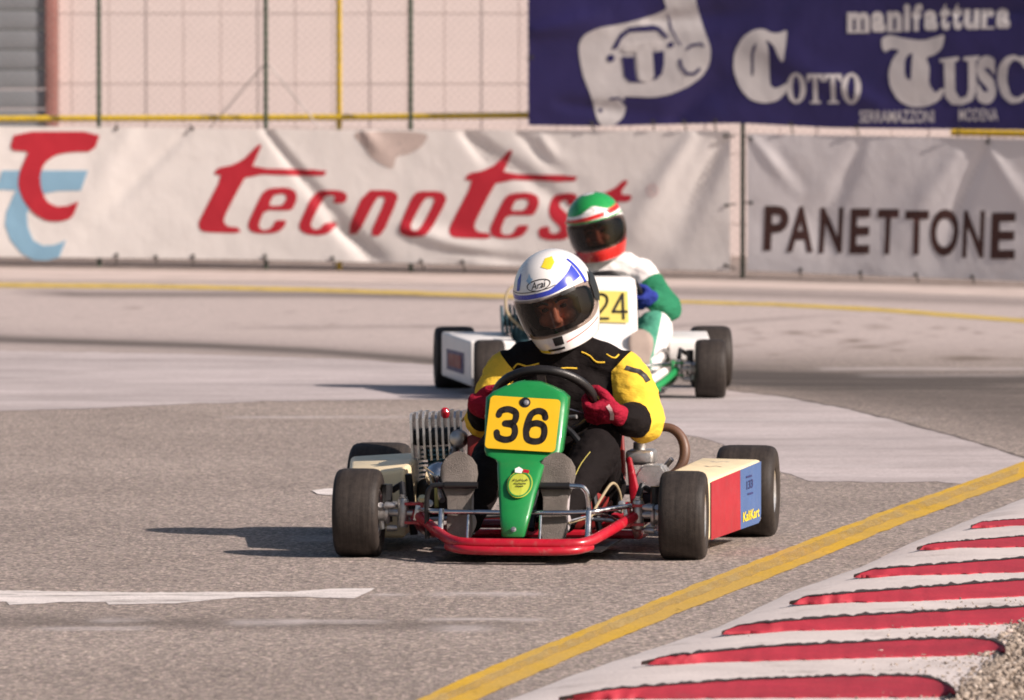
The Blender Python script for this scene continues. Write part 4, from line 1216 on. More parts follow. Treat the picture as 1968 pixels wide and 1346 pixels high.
def engine(parent, x, y, z, mats, lean=0.0, tall=1.0):
    """air cooled two-stroke: crankcase, barrel with level fins, head with upright fins"""
    Mx = Matrix.Translation((x, y, z)) @ Matrix.Rotation(R(lean), 4, 'Y')
    bm = BM()
    box(bm, (0, 0, 0.065), (0.13, 0.17, 0.13), 0.02, seg=3)
    lathe(bm, [(0.055, -0.075), (0.060, -0.07), (0.060, 0.07), (0.05, 0.08)], (0, 0.0, 0.06), (1, 0, 0), 24)
    for v in bm.verts: v.co = Mx @ v.co
    blk = obj('crankcase', bm, 'black_metal', parent)
    bm = BM(); lathe(bm, [(0.040, 0.12), (0.040, 0.22)], (0, 0, 0), (0, 0, 1), 24)
    for v in bm.verts: v.co = Mx @ v.co
    cyl = obj('cylinder', bm, mats[0], parent)
    first = None
    for k in range(7):
        if first is None:
            bm = BM(); box(bm, (0, 0, 0), (0.128, 0.130, 0.0045), 0.0)
            es = [e for e in bm.edges if abs(e.verts[0].co.z - e.verts[1].co.z) > .003]
            bmesh.ops.bevel(bm, geom=es, offset=0.035, segments=4, affect='EDGES')
            o = obj('cooling_fin', bm, mats[0], cyl); first = o.data
        else:
            o = bpy.data.objects.new('cooling_fin', first); COL.objects.link(o); o.parent = cyl
        o.matrix_local = Mx @ Matrix.Translation((0, 0, 0.132 + k * 0.0135))
    bm = BM(); box(bm, (0, 0, 0.252), (0.15, 0.10, 0.05), 0.012)
    for v in bm.verts: v.co = Mx @ v.co
    hd = obj('cylinder_head', bm, 'black_metal', parent)
    first = None
    for k in range(9):
        if first is None:
            bm = BM()
            pr = [(-0.066, -0.068), (0.066, -0.068), (0.070, -0.02), (0.066, 0.045), (0.050, 0.062), (-0.050, 0.062), (-0.066, 0.045), (-0.070, -0.02)]
            loft(bm, [[Vector((sx, p[0], p[1] * tall)) for p in pr] for sx in (-0.0034, 0.0034)])
            bmesh.ops.bevel(bm, geom=[e for e in bm.edges if e.calc_face_angle(0) > 1.2], offset=0.0018, segments=2, affect='EDGES')
            o = obj('head_fin', bm, mats[1], hd); first = o.data
        else:
            o = bpy.data.objects.new('head_fin', first); COL.objects.link(o); o.parent = hd
        o.matrix_local = Mx @ Matrix.Translation((-0.076 + k * 0.019, 0, 0.258 + (0.004 if k in (1, 2, 5, 6) else 0)))
    return Mx
def seat(parent, x, y, mat):
    bm = BM(); rings = []
    prof = [(-0.40, 0.075, 0.13), (-0.30, 0.045, 0.16), (-0.15, 0.032, 0.175), (0.0, 0.04, 0.18), (0.08, 0.09, 0.18), (0.14, 0.20, 0.175), (0.19, 0.32, 0.17), (0.235, 0.44, 0.15)]
    for (dy, z, hw) in prof:
        r_ = []
        for k in range(15):
            u = -1 + 2 * k / 14
            lift = 0.13 * max(0, abs(u) - 0.55) ** 1.4 * 2.6
            r_.append(Vector((x + hw * u, y + dy - lift * (0.6 if z > .15 else 0), z + (lift if z < .3 else lift * .3))))
        rings.append(r_)
    loft(bm, rings, cap=False, closed_ring=False)
    o = obj('seat', bm, mat, parent, auto=80)
    md = o.modifiers.new('shell', 'SOLIDIFY'); md.thickness = 0.008
    return o
def stub_axle(parent, sg, col):
    bm = BM()
    tube(bm, [Vector((sg * 0.315, 0.0, 0.128)), Vector((sg * 0.43, 0.0, 0.128))], 0.011, 12)
    lathe(bm, [(0.014, -0.042), (0.017, -0.036), (0.017, 0.036), (0.014, 0.042)], Vector((sg * 0.345, 0.0, 0.128)), (0, 0, 1), 14)
    lathe(bm, [(0.032, 0), (0.034, .008), (0.026, .012), (0.024, .05), (0.03, .056)], Vector((sg * 0.385, 0.0, 0.128)), (sg, 0, 0), 18)
    tube(bm, [Vector((sg * 0.345, 0.0, 0.105)), Vector((sg * 0.335, 0.09, 0.10))], 0.009, 8)
    for k in range(3):
        a = 2 * math.pi * k / 3 + .5
        lathe(bm, [(0.010, 0), (0.010, .018), (0.007, .03), (0, .031)], Vector((sg * 0.392, 0.045 * math.cos(a), 0.128 + 0.045 * math.sin(a))), (-sg, 0, 0), 10)
        tube(bm, [Vector((sg * 0.41, 0, 0.128)), Vector((sg * 0.405, 0.048 * math.cos(a), 0.128 + 0.048 * math.sin(a)))], 0.009, 8)
    return obj('stub_axle', bm, 'alu', parent)
def frame(parent, mat, cx=0.03, name='frame', front=True):
    bm = BM(); r = 0.0145
    if front:
        tube(bm, smooth_path([(-0.305, 0.0, 0.125), (-0.29, -0.03, 0.118), (-0.215, -0.17, 0.082), (-0.16, -0.255, 0.064), (-0.10, -0.285, 0.060), (0.03, -0.29, 0.060), (0.17, -0.285, 0.060), (0.225, -0.255, 0.064), (0.27, -0.17, 0.085), (0.325, -0.03, 0.118), (0.34, 0.0, 0.125)], 6), 0.0155, 12)
        tube(bm, smooth_path([(-0.18, -0.235, 0.048), (-0.12, -0.30, 0.042), (0.03, -0.315, 0.041), (0.18, -0.30, 0.042), (0.235, -0.235, 0.05)], 6), 0.0125, 12)
    for s, xx in ((-1, -0.31), (1, 0.335)):
        tube(bm, smooth_path([(xx, 0.0, 0.115), (xx * .98, 0.12, 0.075), (xx * .94, 0.30, 0.05), (xx * .92, 0.7, 0.05), (xx * .90, 1.12, 0.06)], 5), r, 10)
        # C bracket holding the kingpin
        for z_ in (0.155, 0.100):
            hull8(bm, [Vector((xx - s * .02, -.022, z_ - .004)), Vector((xx + s * .028, -.018, z_ - .004)), Vector((xx + s * .028, .018, z_ - .004)), Vector((xx - s * .02, .022, z_ - .004)),
                       Vector((xx - s * .02, -.022, z_ + .004)), Vector((xx + s * .028, -.018, z_ + .004)), Vector((xx + s * .028, .018, z_ + .004)), Vector((xx - s * .02, .022, z_ + .004))])
        hull8(bm, [Vector((xx - s * .026, -.024, .092)), Vector((xx - s * .012, -.024, .092)), Vector((xx - s * .012, .024, .092)), Vector((xx - s * .026, .024, .092)),
                   Vector((xx - s * .026, -.024, .165)), Vector((xx - s * .012, -.024, .165)), Vector((xx - s * .012, .024, .165)), Vector((xx - s * .026, .024, .165))], .003)
    for y in (0.30, 0.72, 1.10):
        tube(bm, [Vector((-0.30, y, 0.05)), Vector((0.31, y, 0.05))], r * .9, 10)
    return obj(name, bm, mat, parent)

MT['badge'] = simple('badge_yellow_green', (0.42, 0.46, 0.05), 0.45)
# ------------------------------------------------------------------ kart 36 (in front)
k1 = empty('racing_kart')
place(k1, 1000, 1072, 7.5)
tag(k1, 'front racing kart with green nose, yellow number 36 plate and red frame', 'kart', 'racing karts')
for sx, y, rad, wd, lb in ((-0.475, 0, 0.130, 0.135, 0), (0.478, 0, 0.130, 0.135, 0), (-0.565, 1.02, 0.1405, 0.18, 0), (0.565, 1.02, 0.1405, 0.18, 0)):
    wheel(k1, sx, y, rad, wd, steer=2.0 if y == 0 else 0.0)
frame(k1, 'red')
bm = BM(); box(bm, (0.015, 0.08, 0.036), (0.50, 0.62, 0.006), 0.002); obj('floor_pan', bm, 'black_metal', k1)
stub_axle(k1, -1, 'alu'); stub_axle(k1, 1, 'alu')
rods(k1, 'rear_axle', 'steel_dark', [(-0.62, 1.02, 0.138), (0.62, 1.02, 0.138)], 0.0145, 14)
for s in (-1, 1):
    rods(k1, 'tie_rod', 'alu', [(s * 0.335, 0.09, 0.10), (s * 0.04, 0.06, 0.12)], 0.006, 8)
    rods(k1, 'steering_arm', 'black_metal', [(s * 0.345 , 0.0, 0.175), (s * 0.352, 0.03, 0.21), (s * 0.385, 0.05, 0.19)], 0.010, 8)
    bolts(k1, 'alu', [(s * 0.345, -0.0, 0.172)], 0.009, (0, 0, 1), 'kingpin_nut')
    rods(k1, 'link_plate', 'black_metal', [(s * 0.395, .02, 0.10), (s * 0.395, .02, 0.21)], 0.016, 8)
bolts(k1, 'gold', [(-0.285, -0.02, 0.168)], 0.010, (0, -.6, 1))
bolts(k1, 'alu', [(0.30, -0.025, 0.160), (-0.262, -0.03, 0.158)], 0.007, (0, -1, .2))
# chrome front bumper with uprights
rods(k1, 'bumper_bar', 'chrome', smooth_path([(-0.295, -0.02, 0.140), (-0.26, -0.10, 0.141), (-0.20, -0.135, 0.141), (0.0, -0.14, 0.140), (0.20, -0.135, 0.142), (0.26, -0.10, 0.148), (0.325, -0.02, 0.155)], 6), 0.0075, 12)
for x_, y_, z0, z1, r_ in ((-0.212, -0.14, 0.062, 0.148, .0085), (-0.125, -0.20, 0.060, 0.136, .004), (0.085, -0.20, 0.060, 0.136, .004), (0.218, -0.145, 0.062, 0.146, .0085)):
    rods(k1, 'bumper_upright', 'chrome', [(x_, y_ - .03, z0), (x_, y_, z1)], r_, 10)
# pedals: bent rod with a black sleeve across the sole
for nm, xx, mirror in (('brake_pedal', 0.12, 1), ('throttle_pedal', -0.165, -1)):
    pts = smooth_path([(xx - mirror * 0.052, -0.120, 0.217), (xx + mirror * 0.06, -0.120, 0.217), (xx + mirror * 0.083, -0.119, 0.208), (xx + mirror * 0.092, -0.116, 0.185), (xx + mirror * 0.094, -0.11, 0.14), (xx + mirror * 0.094, -0.10, 0.06)], 5)
    o = rods(k1, nm, 'chrome' if mirror > 0 else 'black_metal', pts, 0.0075, 10)
    rods(o, 'pedal_sleeve', 'black_plastic', [(xx - mirror * 0.056, -0.120, 0.217), (xx + mirror * 0.040, -0.120, 0.217)], 0.0105, 12)
# small wiring, throttle cable, strip
rods(k1, 'cable', 'tan_cable', smooth_path([(0.21, -0.05, 0.12), (0.235, 0.02, 0.175), (0.262, 0.06, 0.215), (0.278, 0.10, 0.19), (0.282, 0.14, 0.13)], 6), 0.0042, 8)
rods(k1, 'cable', 'tan_cable', smooth_path([(0.12, -0.10, 0.10), (0.19, -0.05, 0.118), (0.25, 0.0, 0.142), (0.29, 0.05, 0.13)], 6), 0.0035, 8)
rods(k1, 'cable', 'chrome', smooth_path([(0.16, -0.08, 0.115), (0.24, 0.0, 0.128), (0.285, 0.06, 0.10)], 6), 0.004, 8)
rods(k1, 'cable', 'tan_cable', smooth_path([(-0.26, 0.02, 0.20), (-0.30, 0.2, 0.235), (-0.34, 0.4, 0.24)], 6), 0.003, 8)
rods(k1, 'strip', 'yellow_strip', [(-0.246, 0.0, 0.145), (-0.252, 0.02, 0.21)], [0.007, 0.004], 6)
bm = BM(); box(bm, (0.312, -0.028, 0.128), (0.012, 0.006, 0.04), 0.002, rot=Matrix.Rotation(R(-8), 3, 'Y')); obj('bracket', bm, 'alu_bright', k1)
bm = BM(); box(bm, (-0.300, -0.030, 0.130), (0.014, 0.006, 0.045), 0.002, rot=Matrix.Rotation(R(10), 3, 'Y')); obj('bracket', bm, 'alu_bright', k1)
# red side strut, tank and carburettor on the right
bm = BM()
hull8(bm, [Vector((0.252, 0.50, 0.262)), Vector((0.262, 0.50, 0.270)), Vector((0.268, 0.52, 0.265)), Vector((0.255, 0.52, 0.255)),
           Vector((0.295, 0.24, 0.130)), Vector((0.325, 0.24, 0.140)), Vector((0.33, 0.28, 0.135)), Vector((0.30, 0.28, 0.125))], .003)
obj('side_strut', bm, 'red', k1)
bm = BM(); box(bm, (0.285, 0.62, 0.262), (0.085, 0.12, 0.045), 0.012, seg=3); lathe(bm, [(0.02, 0), (0.02, .02), (0.014, .024), (0, .025)], (0.28, 0.62, 0.284), (0, 0, 1), 16)
obj('brake_cylinder', bm, 'alu', k1)
bm = BM(); loft(bm, [[Vector((0.335 + sx * hw, 0.50 + dy, z)) for sx, dy in ((-1, -.05), (1, -.05), (1, .05), (-1, .05))] for z, hw in ((0.165, .060), (0.205, .056), (0.238, .036), (0.246, .030))])
bmesh.ops.bevel(bm, geom=bm.edges[:], offset=0.006, segments=2, affect='EDGES'); obj('brake_guard', bm, 'alu_bright', k1)
bm = BM(); box(bm, (0.34, 0.50, 0.12), (0.09, 0.09, 0.09), 0.015); lathe(bm, [(0.03, 0), (0.03, .05), (0.02, .055)], (0.34, 0.455, 0.11), (0, -1, 0), 14); obj('brake_caliper', bm, 'black_metal', k1)
bm = BM(); lathe(bm, [(0.0, -.003), (0.085, -.003), (0.085, .003), (0.0, .003)], (0.30, 0.95, 0.138), (1, 0, 0), 36); obj('brake_disc', bm, 'steel_dark', k1)
hose = [Vector((0.345 + 0.062 * math.cos(a) * (1.0 if math.cos(a) > 0 else 1.2), 0.70 + .02 * math.sin(a), 0.272 + 0.074 * math.sin(a))) for a in [R(d) for d in range(-110, 116, 9)]]
rods(k1, 'hose', 'brown_hose', hose, [0.0165 - 0.004 * abs(i - 12) / 12 for i in range(len(hose))], 12)
rods(k1, 'hose_clip', 'alu', [(0.345, 0.71, 0.225), (0.368, 0.70, 0.252)], 0.008, 8)
# side pods
FR = (0.185, 0.415, 0.535, 0.040, 0.246, 0.217); BK = (0.80, 0.44, 0.630, 0.055, 0.250, 0.247)
pod = side_pod(k1, 1, 'cream', FR, BK)
pf = pod_face(1, FR, BK)
printed('side_panel', fill([[(0.012, .02), (.57, .02), (.56, .98), (0.012, .98)]]), pf, 'red_panel', pod)['label'] = 'red front half of the side panel'
printed('side_panel', fill([[(.572, .02), (.92, .02), (.955, .06), (.968, .16), (.968, .98), (.562, .98)]]), pf, 'blue_panel', pod)['label'] = 'blue rear half of the side panel'
pf2 = pod_face(1, FR, BK, 0.0042)
printed('lettering', glyph('KaliKart', (0.61, 0.12, 0.925, 0.28), 0.025), pf2, 'helmet_yellow', pod)
printed('sticker', merge(glyph('133', (0.68, 0.62, 0.80, 0.76), 0.02), fill([[(.67, .81), (.78, .80), (.78, .83), (.67, .84)]]), fill([[(.70, .53), (.80, .52), (.80, .55), (.70, .56)]])), pf2, 'ink', pod)
printed('sticker', fill([stroke([(0.50, 0.56), (0.52, 0.53), (0.535, 0.565), (.555, .54)], .012)]), lambda u, v: Vector((u, v, 0.2497 + 0.003)), 'ink', pod)
FRL = (0.185, 0.365, 0.535, 0.040, 0.246, 0.226); BKL = (0.80, 0.40, 0.625, 0.055, 0.262, 0.247)
podl = side_pod(k1, -1, 'cream', FRL, BKL)
rods(k1, 'pod_stay', 'black_metal', [(-0.36, 0.20, 0.23), (-0.345, 0.22, 0.05)], 0.012, 8)
# engine on the left: crankcase, finned barrel and head, exhaust
E1 = engine(k1, -0.312, 0.62, 0.068, ('teal', 'alu_bright'), lean=-3, tall=1.1)
rods(k1, 'spark_plug_lead', 'tan_cable', smooth_path([(-0.245, 0.52, 0.370), (-0.222, 0.52, 0.392), (-0.195, 0.53, 0.385), (-0.17, 0.56, 0.33)], 6), 0.0038, 8)
bm = BM(); lathe(bm, [(0.010, -.012), (0.013, -.004), (0.013, .010), (0.008, .016), (0, .017)], (-0.298, 0.545, 0.392), (0, -.5, 1), 14); obj('decompressor_cap', bm, 'red', k1)
bm = BM(); lathe(bm, [(0.022, -.02), (0.03, -.01), (0.03, .015), (0.022, .03), (0, .034)], (-0.185, 0.50, 0.375), (0.5, -.8, .3), 18); obj('spark_plug_cap', bm, 'black_plastic', k1)
bm = BM(); lathe(bm, [(0.028, 0), (0.028, .03), (0.022, .04), (0.022, .06), (0.012, .065), (0, .066)], (-0.255, 0.55, 0.315), (0, -1, .1), 18); obj('carburettor', bm, 'alu', k1)
bm = BM(); box(bm, (-0.20, 0.52, 0.27), (0.05, 0.06, 0.12), 0.01); obj('ignition_box', bm, 'dark_red', k1)
bm = BM()
tube(bm, smooth_path([(-0.27, 0.56, 0.285), (-0.268, 0.50, 0.262), (-0.272, 0.44, 0.235), (-0.28, 0.38, 0.215)], 5), [0.016] * 16, 14)
ellipsoid(bm, (-0.286, 0.33, 0.218), (0.041, 0.055, 0.041))
obj('exhaust', bm, 'chrome', k1)
rods(k1, 'clamp', 'alu', [(-0.285, 0.30, 0.175), (-0.265, 0.25, 0.15)], 0.010, 8)
seat(k1, 0.04, 0.70, 'dark_red')
rods(k1, 'steering_column', 'steel_dark', [(0.03, 0.02, 0.08), (0.03, 0.34, 0.44)], 0.010, 10)
for s in (-1, 1):
    rods(k1, 'column_support', 'black_metal', smooth_path([(0.03 + s * 0.19, 0.12, 0.06), (0.03 + s * 0.13, 0.22, 0.30), (0.03 + s * 0.04, 0.26, 0.39)], 5), 0.010, 8)
    rods(k1, 'fairing_stay', 'alu', [(0.013 + s * 0.085, 0.16, 0.40), (0.013 + s * 0.135, 0.14, 0.405)], 0.006, 8)
SW1, SWM1 = steering_wheel(k1, Vector((0.03, 0.335, 0.438)), 0.148, -42)

# nose fairing: a shield over a tapering tongue
def fairing(parent, mat, xc, secs, name='fairing', thick=0.006):
    """secs: (z, y of face, half width, depth of the sides, crown bulge)"""
    bm = BM(); rings = []
    for (z, y, hw, dp, bl_) in secs:
        r_ = []
        for (u, d) in ((-1, 1), (-1, .5), (-1, .15), (-.94, .03), (-.8, 0), (-.45, -.0), (0, 0), (.45, 0), (.8, 0), (.94, .03), (1, .15), (1, .5), (1, 1)):
            r_.append(Vector((xc + hw * u, y + dp * d - bl_ * (1 - u * u), z + (0.0 if d <= .03 else -0.0))))
        rings.append(r_)
    loft(bm, rings, cap=False, closed_ring=False)
    o = obj(name, bm, mat, parent, auto=50)
    md = o.modifiers.new('shell', 'SOLIDIFY'); md.thickness = thick; md.offset = 1 if o.data.polygons[0].normal.x > 0 else -1
    return o
XF = 0.014
SEC1 = [(0.080, -0.275, 0.033, .03, .004), (0.14, -0.235, 0.044, .04, .008), (0.20, -0.19, 0.054, .05, .012), (0.262, -0.125, 0.066, .06, .014), (0.280, -0.095, 0.070, .06, .012), (0.290, -0.078, 0.078, .06, .008),
        (0.300, -0.066, 0.106, .06, .004), (0.315, -0.058, 0.113, .07, .003), (0.37, -0.030, 0.116, .08, .003), (0.43, 0.002, 0.119, .09, .003), (0.465, 0.022, 0.119, .09, .004),
        (0.482, 0.036, 0.100, .08, .005), (0.497, 0.052, 0.068, .06, .006), (0.509, 0.068, 0.034, .05, .005), (0.513, 0.074, 0.014, .04, .003)]
fa = fairing(k1, 'green_paint', XF, SEC1)
bv1 = None
def onfair(x, z, e):
    zs = [s[0] for s in SEC1]
    y = float(np.interp(z, zs, [s[1] for s in SEC1])); hw = float(np.interp(z, zs, [s[2] for s in SEC1])); bl_ = float(np.interp(z, zs, [s[4] for s in SEC1]))
    u = max(-1, min(1, (x - XF) / hw))
    return Vector((x, y - bl_ * (1 - u * u) - e - 0.007, z + e * .4))
# number plate, slightly rotated on the nose
def platept(u, v, e): 
    a = R(-3.0); x = XF - 0.003 + u * math.cos(a) - v * math.sin(a); z = 0.390 + u * math.sin(a) + v * math.cos(a)
    return onfair(x, z, e)
pw, ph, cr = 0.1035, 0.0745, 0.012
pl = []
for (sx, sy, a0) in ((1, 1, 0), (-1, 1, 90), (-1, -1, 180), (1, -1, 270)):
    for k in range(5):
        a = R(a0 + 22.5 * k); pl.append((sx * (pw - cr) + cr * math.cos(a), sy * (ph - cr) + cr * math.sin(a)))
plate = printed('number_plate', fill([pl]), lambda u, v: platept(u, v, 0.003), 'yellow_plate', k1, 0.03)
md = plate.modifiers.new('t', 'SOLIDIFY'); md.thickness = 0.002; md.offset = 0
for ch, x0, x1 in (('3', -0.082, -0.010), ('6', 0.004, 0.076)):
    printed('digit', digit(ch, (x0, -0.057, x1, 0.048), 0.0185), lambda u, v: platept(u, v, 0.0046), 'black_print', plate, 0.03)
bolts(plate, 'alu', [platept(0.004, 0.060, 0.006)], 0.0055, (0, -1, .4), 'bolt')
bm = BM(); lathe(bm, [(0.016, 0), (0.016, .002), (0, .003)], platept(0.0, 0.060, 0.004), (0, -1, .4), 20); obj('washer', bm, 'black_metal', plate)
bolts(fa, 'alu', [onfair(XF + 0.002, 0.100, 0.0)], 0.0055, (0, -1, .5))
badge = printed('badge', fill([circle(0.022, 0.224, 0.037, 28)]), lambda u, v: onfair(u, v, 0.002), 'badge', k1, 0.03)
printed('badge_ring', fill([circle(0.022, 0.224, 0.0345, 28), circle(0.022, 0.224, 0.031, 28)]), lambda u, v: onfair(u, v, 0.0036), 'green_paint', badge, 0.03)
for nm, poly, mt_ in (('badge_cap', [(0.005, 0.256), (0.024, 0.254), (0.027, 0.264), (0.014, 0.271), (0.003, 0.266)], 'white_plastic'), ('badge_flag', [(0.027, 0.256), (0.045, 0.254), (0.045, 0.262), (0.028, 0.265)], 'red')):
    printed(nm, fill([poly]), lambda u, v: onfair(u, v, 0.004), mt_, badge)
for k, (z_, x0_, x1_, n_, am) in enumerate(((0.2345, 0.002, 0.044, 15, 0.0042), (0.2255, 0.006, 0.040, 17, 0.0022), (0.2185, 0.012, 0.034, 9, 0.0012))):
    pts = [(x0_ + (x1_ - x0_) * q / (n_ - 1), z_ + am * (1 if q % 2 else -1) * (0.6 + 0.4 * math.sin(q * 2.1))) for q in range(n_)]
    printed('badge_script', fill([stroke(pts, 0.0022)]), lambda u, v: onfair(u, v, 0.0042), 'black_print', badge)

# ------------------------------------------------------------------ kart 24 (behind)
k2 = empty('racing_kart')
place(k2, 1153, 766, -3.5)
tag(k2, 'second racing kart with white nose, pale yellow number 24 plate and white side pods', 'kart', 'racing karts')
for sx, y, rad, wd in ((-0.482, 0, 0.130, 0.135), (0.482, 0, 0.130, 0.135), (-0.580, 1.02, 0.1405, 0.18), (0.575, 1.02, 0.1405, 0.18)):
    wheel(k2, sx, y, rad, wd, steer=-4.0 if y == 0 else 0.0)
frame(k2, 'green_frame')
bm = BM(); box(bm, (0.015, 0.08, 0.036), (0.50, 0.62, 0.006), 0.002); obj('floor_pan', bm, 'black_metal', k2)
stub_axle(k2, -1, 'alu'); stub_axle(k2, 1, 'alu')
rods(k2, 'rear_axle', 'steel_dark', [(-0.62, 1.02, 0.138), (0.62, 1.02, 0.138)], 0.0145, 14)
for s in (-1, 1):
    rods(k2, 'tie_rod', 'alu', [(s * 0.335, 0.09, 0.10), (s * 0.04, 0.06, 0.12)], 0.006, 8)
    rods(k2, 'steering_arm', 'black_metal', [(s * 0.345, 0.0, 0.175), (s * 0.352, 0.03, 0.21), (s * 0.385, 0.05, 0.19)], 0.011, 8)
    rods(k2, 'link_plate', 'black_metal', [(s * 0.395, .02, 0.10), (s * 0.395, .02, 0.21)], 0.016, 8)
    rods(k2, 'bumper_sleeve', 'white_plastic', [(s * 0.20, -0.19, 0.082), (s * 0.275, -0.07, 0.118)], 0.0195, 10)
rods(k2, 'bumper_bar', 'chrome', smooth_path([(-0.295, -0.02, 0.15), (-0.20, -0.135, 0.15), (0.0, -0.14, 0.15), (0.20, -0.135, 0.15), (0.31, -0.02, 0.15)], 6), 0.0075, 10)
rods(k2, 'cable', 'alu', smooth_path([(0.18, -0.05, 0.13), (0.25, 0.02, 0.19), (0.29, 0.08, 0.21), (0.32, 0.16, 0.16)], 5), 0.006, 8)
rods(k2, 'cable', 'alu', smooth_path([(0.2, -0.05, 0.11), (0.26, 0.06, 0.14), (0.31, 0.16, 0.19)], 5), 0.007, 8)
bm = BM(); box(bm, (0.30, 0.40, 0.17), (0.08, 0.12, 0.10), 0.012); obj('brake_caliper', bm, 'alu', k2)
FR2 = (0.19, 0.355, 0.555, 0.045, 0.242, 0.242); BK2 = (0.80, 0.36, 0.650, 0.065, 0.262, 0.262)
for s in (-1, 1):
    FRs = FR2 if s < 0 else (0.19, 0.315, 0.50, 0.155, 0.245, 0.245)
    BKs = BK2 if s < 0 else (0.80, 0.33, 0.54, 0.12, 0.262, 0.262)
    pod = side_pod(k2, s, 'white_plastic', FRs, BKs, 0.010)
    if s < 0:
        pf = pod_face(s, FRs, BKs)
        printed('sticker', fill([[(.20, .22), (.80, .20), (.80, .66), (.20, .70)]]), pf, 'ink', pod)
        printed('sticker', fill([[(.28, .32), (.72, .30), (.72, .58), (.28, .62)]]), pod_face(s, FRs, BKs, 0.005), 'dark_red', pod)
E2 = engine(k2, -0.30, 0.62, 0.068, ('teal', 'teal'), lean=-3)
rods(k2, 'hose', 'tan_cable', smooth_path([(-0.30, 0.50, 0.28), (-0.375, 0.50, 0.36), (-0.37, 0.52, 0.45), (-0.31, 0.54, 0.49)], 6), 0.0065, 8)
bm = BM(); lathe(bm, [(0.05, 0), (0.055, .02), (0.055, .09), (0.04, .11), (0, .112)], (-0.28, 0.56, 0.36), (0, 0, 1), 18); obj('air_filter', bm, 'glove_blue', k2)
seat(k2, 0.04, 0.70, 'black_plastic')
rods(k2, 'steering_column', 'steel_dark', [(0.03, 0.02, 0.08), (0.03, 0.34, 0.44)], 0.010, 10)
SW2, SWM2 = steering_wheel(k2, Vector((0.05, 0.335, 0.438)), 0.148, -42)
XF2 = 0.035
SEC2 = [(0.080, -0.26, 0.05, .03, .004), (0.14, -0.20, 0.07, .04, .008), (0.17, -0.15, 0.085, .05, .012), (0.20, -0.11, 0.112, .06, .006), (0.225, -0.085, 0.124, .06, .004), (0.30, -0.05, 0.126, .07, .003),
        (0.40, 0.0, 0.127, .08, .003), (0.48, 0.04, 0.127, .08, .003), (0.515, 0.06, 0.122, .07, .003), (0.530, 0.075, 0.10, .05, .002)]
fa2 = fairing(k2, 'white_plastic', XF2, SEC2)
def onfair2(x, z, e):
    y = float(np.interp(z, [s[0] for s in SEC2], [s[1] for s in SEC2]))
    return Vector((x, y - e - 0.011, z + e * .4))
pl2 = printed('number_plate', fill([[(XF2 - .09, .335), (XF2 + .087, .330), (XF2 + .087, .465), (XF2 - .09, .470)]]), lambda u, v: onfair2(u, v, 0.001), 'yellow_pale', k2, .03)
for ch, x0, x1 in (('2', -.062, .004), ('4', .014, .086)):
    printed('digit', digit(ch, (XF2 + x0, .342, XF2 + x1, .458), 0.0115), lambda u, v: onfair2(u, v, 0.003), 'black_print', pl2, .03)

# ================================================================== DRIVERS
# ---- helmet surface, front is -y
def h_dims(z):
    if z >= 0:
        q = min(1.0, z / 0.150)
        c = max(0.0, 1 - q ** 2.25) ** (1 / 2.05)
        return 0.128 * c, 0.150 * c, 0.164 * c
    u = min(1.0, -z / 0.142)
    return 0.128 * (1 - .24 * u * u), 0.150 + 0.014 * u - 0.05 * max(0, u - .72) ** 1.3, 0.164 * (1 - .25 * u * u)
def HP(az, z, off=0.0):
    def P(az_, z_):
        a, bf, bb = h_dims(z_)
        c_ = math.cos(az_)
        return Vector((a * math.sin(az_), -(bf if c_ > 0 else bb) * c_, z_))
    p = P(az, z)
    if off == 0.0: return p
    n = (P(az + .01, z) - P(az - .01, z)).cross(P(az, min(z + .002, .1495)) - P(az, z - .002))
    n = n.normalized() if n.length > 1e-12 else Vector((0, 0, 1))
    if n.dot(p) < 0: n = -n
    return p + n * off
def h_xz(x, z, off):
    a, _, _ = h_dims(z)
    return HP(math.asin(max(-.999, min(.999, x / max(a, 1e-4)))), z, off)
def port(az, k=1.0, w=78, lo=-0.078, hi=0.034):
    s = abs(math.degrees(az)) / w
    if s >= 1: return None
    e = (1 - s ** 6) ** .5
    c = (lo + hi) / 2 - .004 * s
    return c - (c - lo) * e, c + (hi - c) * e
def patch(az0, az1, lo, hi, off, n=40, m_=6):
    """strip on the helmet between two height curves"""
    bm = BM(); g = []
    for i in range(n + 1):
        az = R(az0 + (az1 - az0) * i / n); l, h = lo(math.degrees(az)), hi(math.degrees(az))
        g.append([bm.verts.new(HP(az, l + (h - l) * j / m_, off)) for j in range(m_ + 1)])
    for i in range(n):
        for j in range(m_): bm.faces.new((g[i][j], g[i + 1][j], g[i + 1][j + 1], g[i][j + 1]))
    return bm
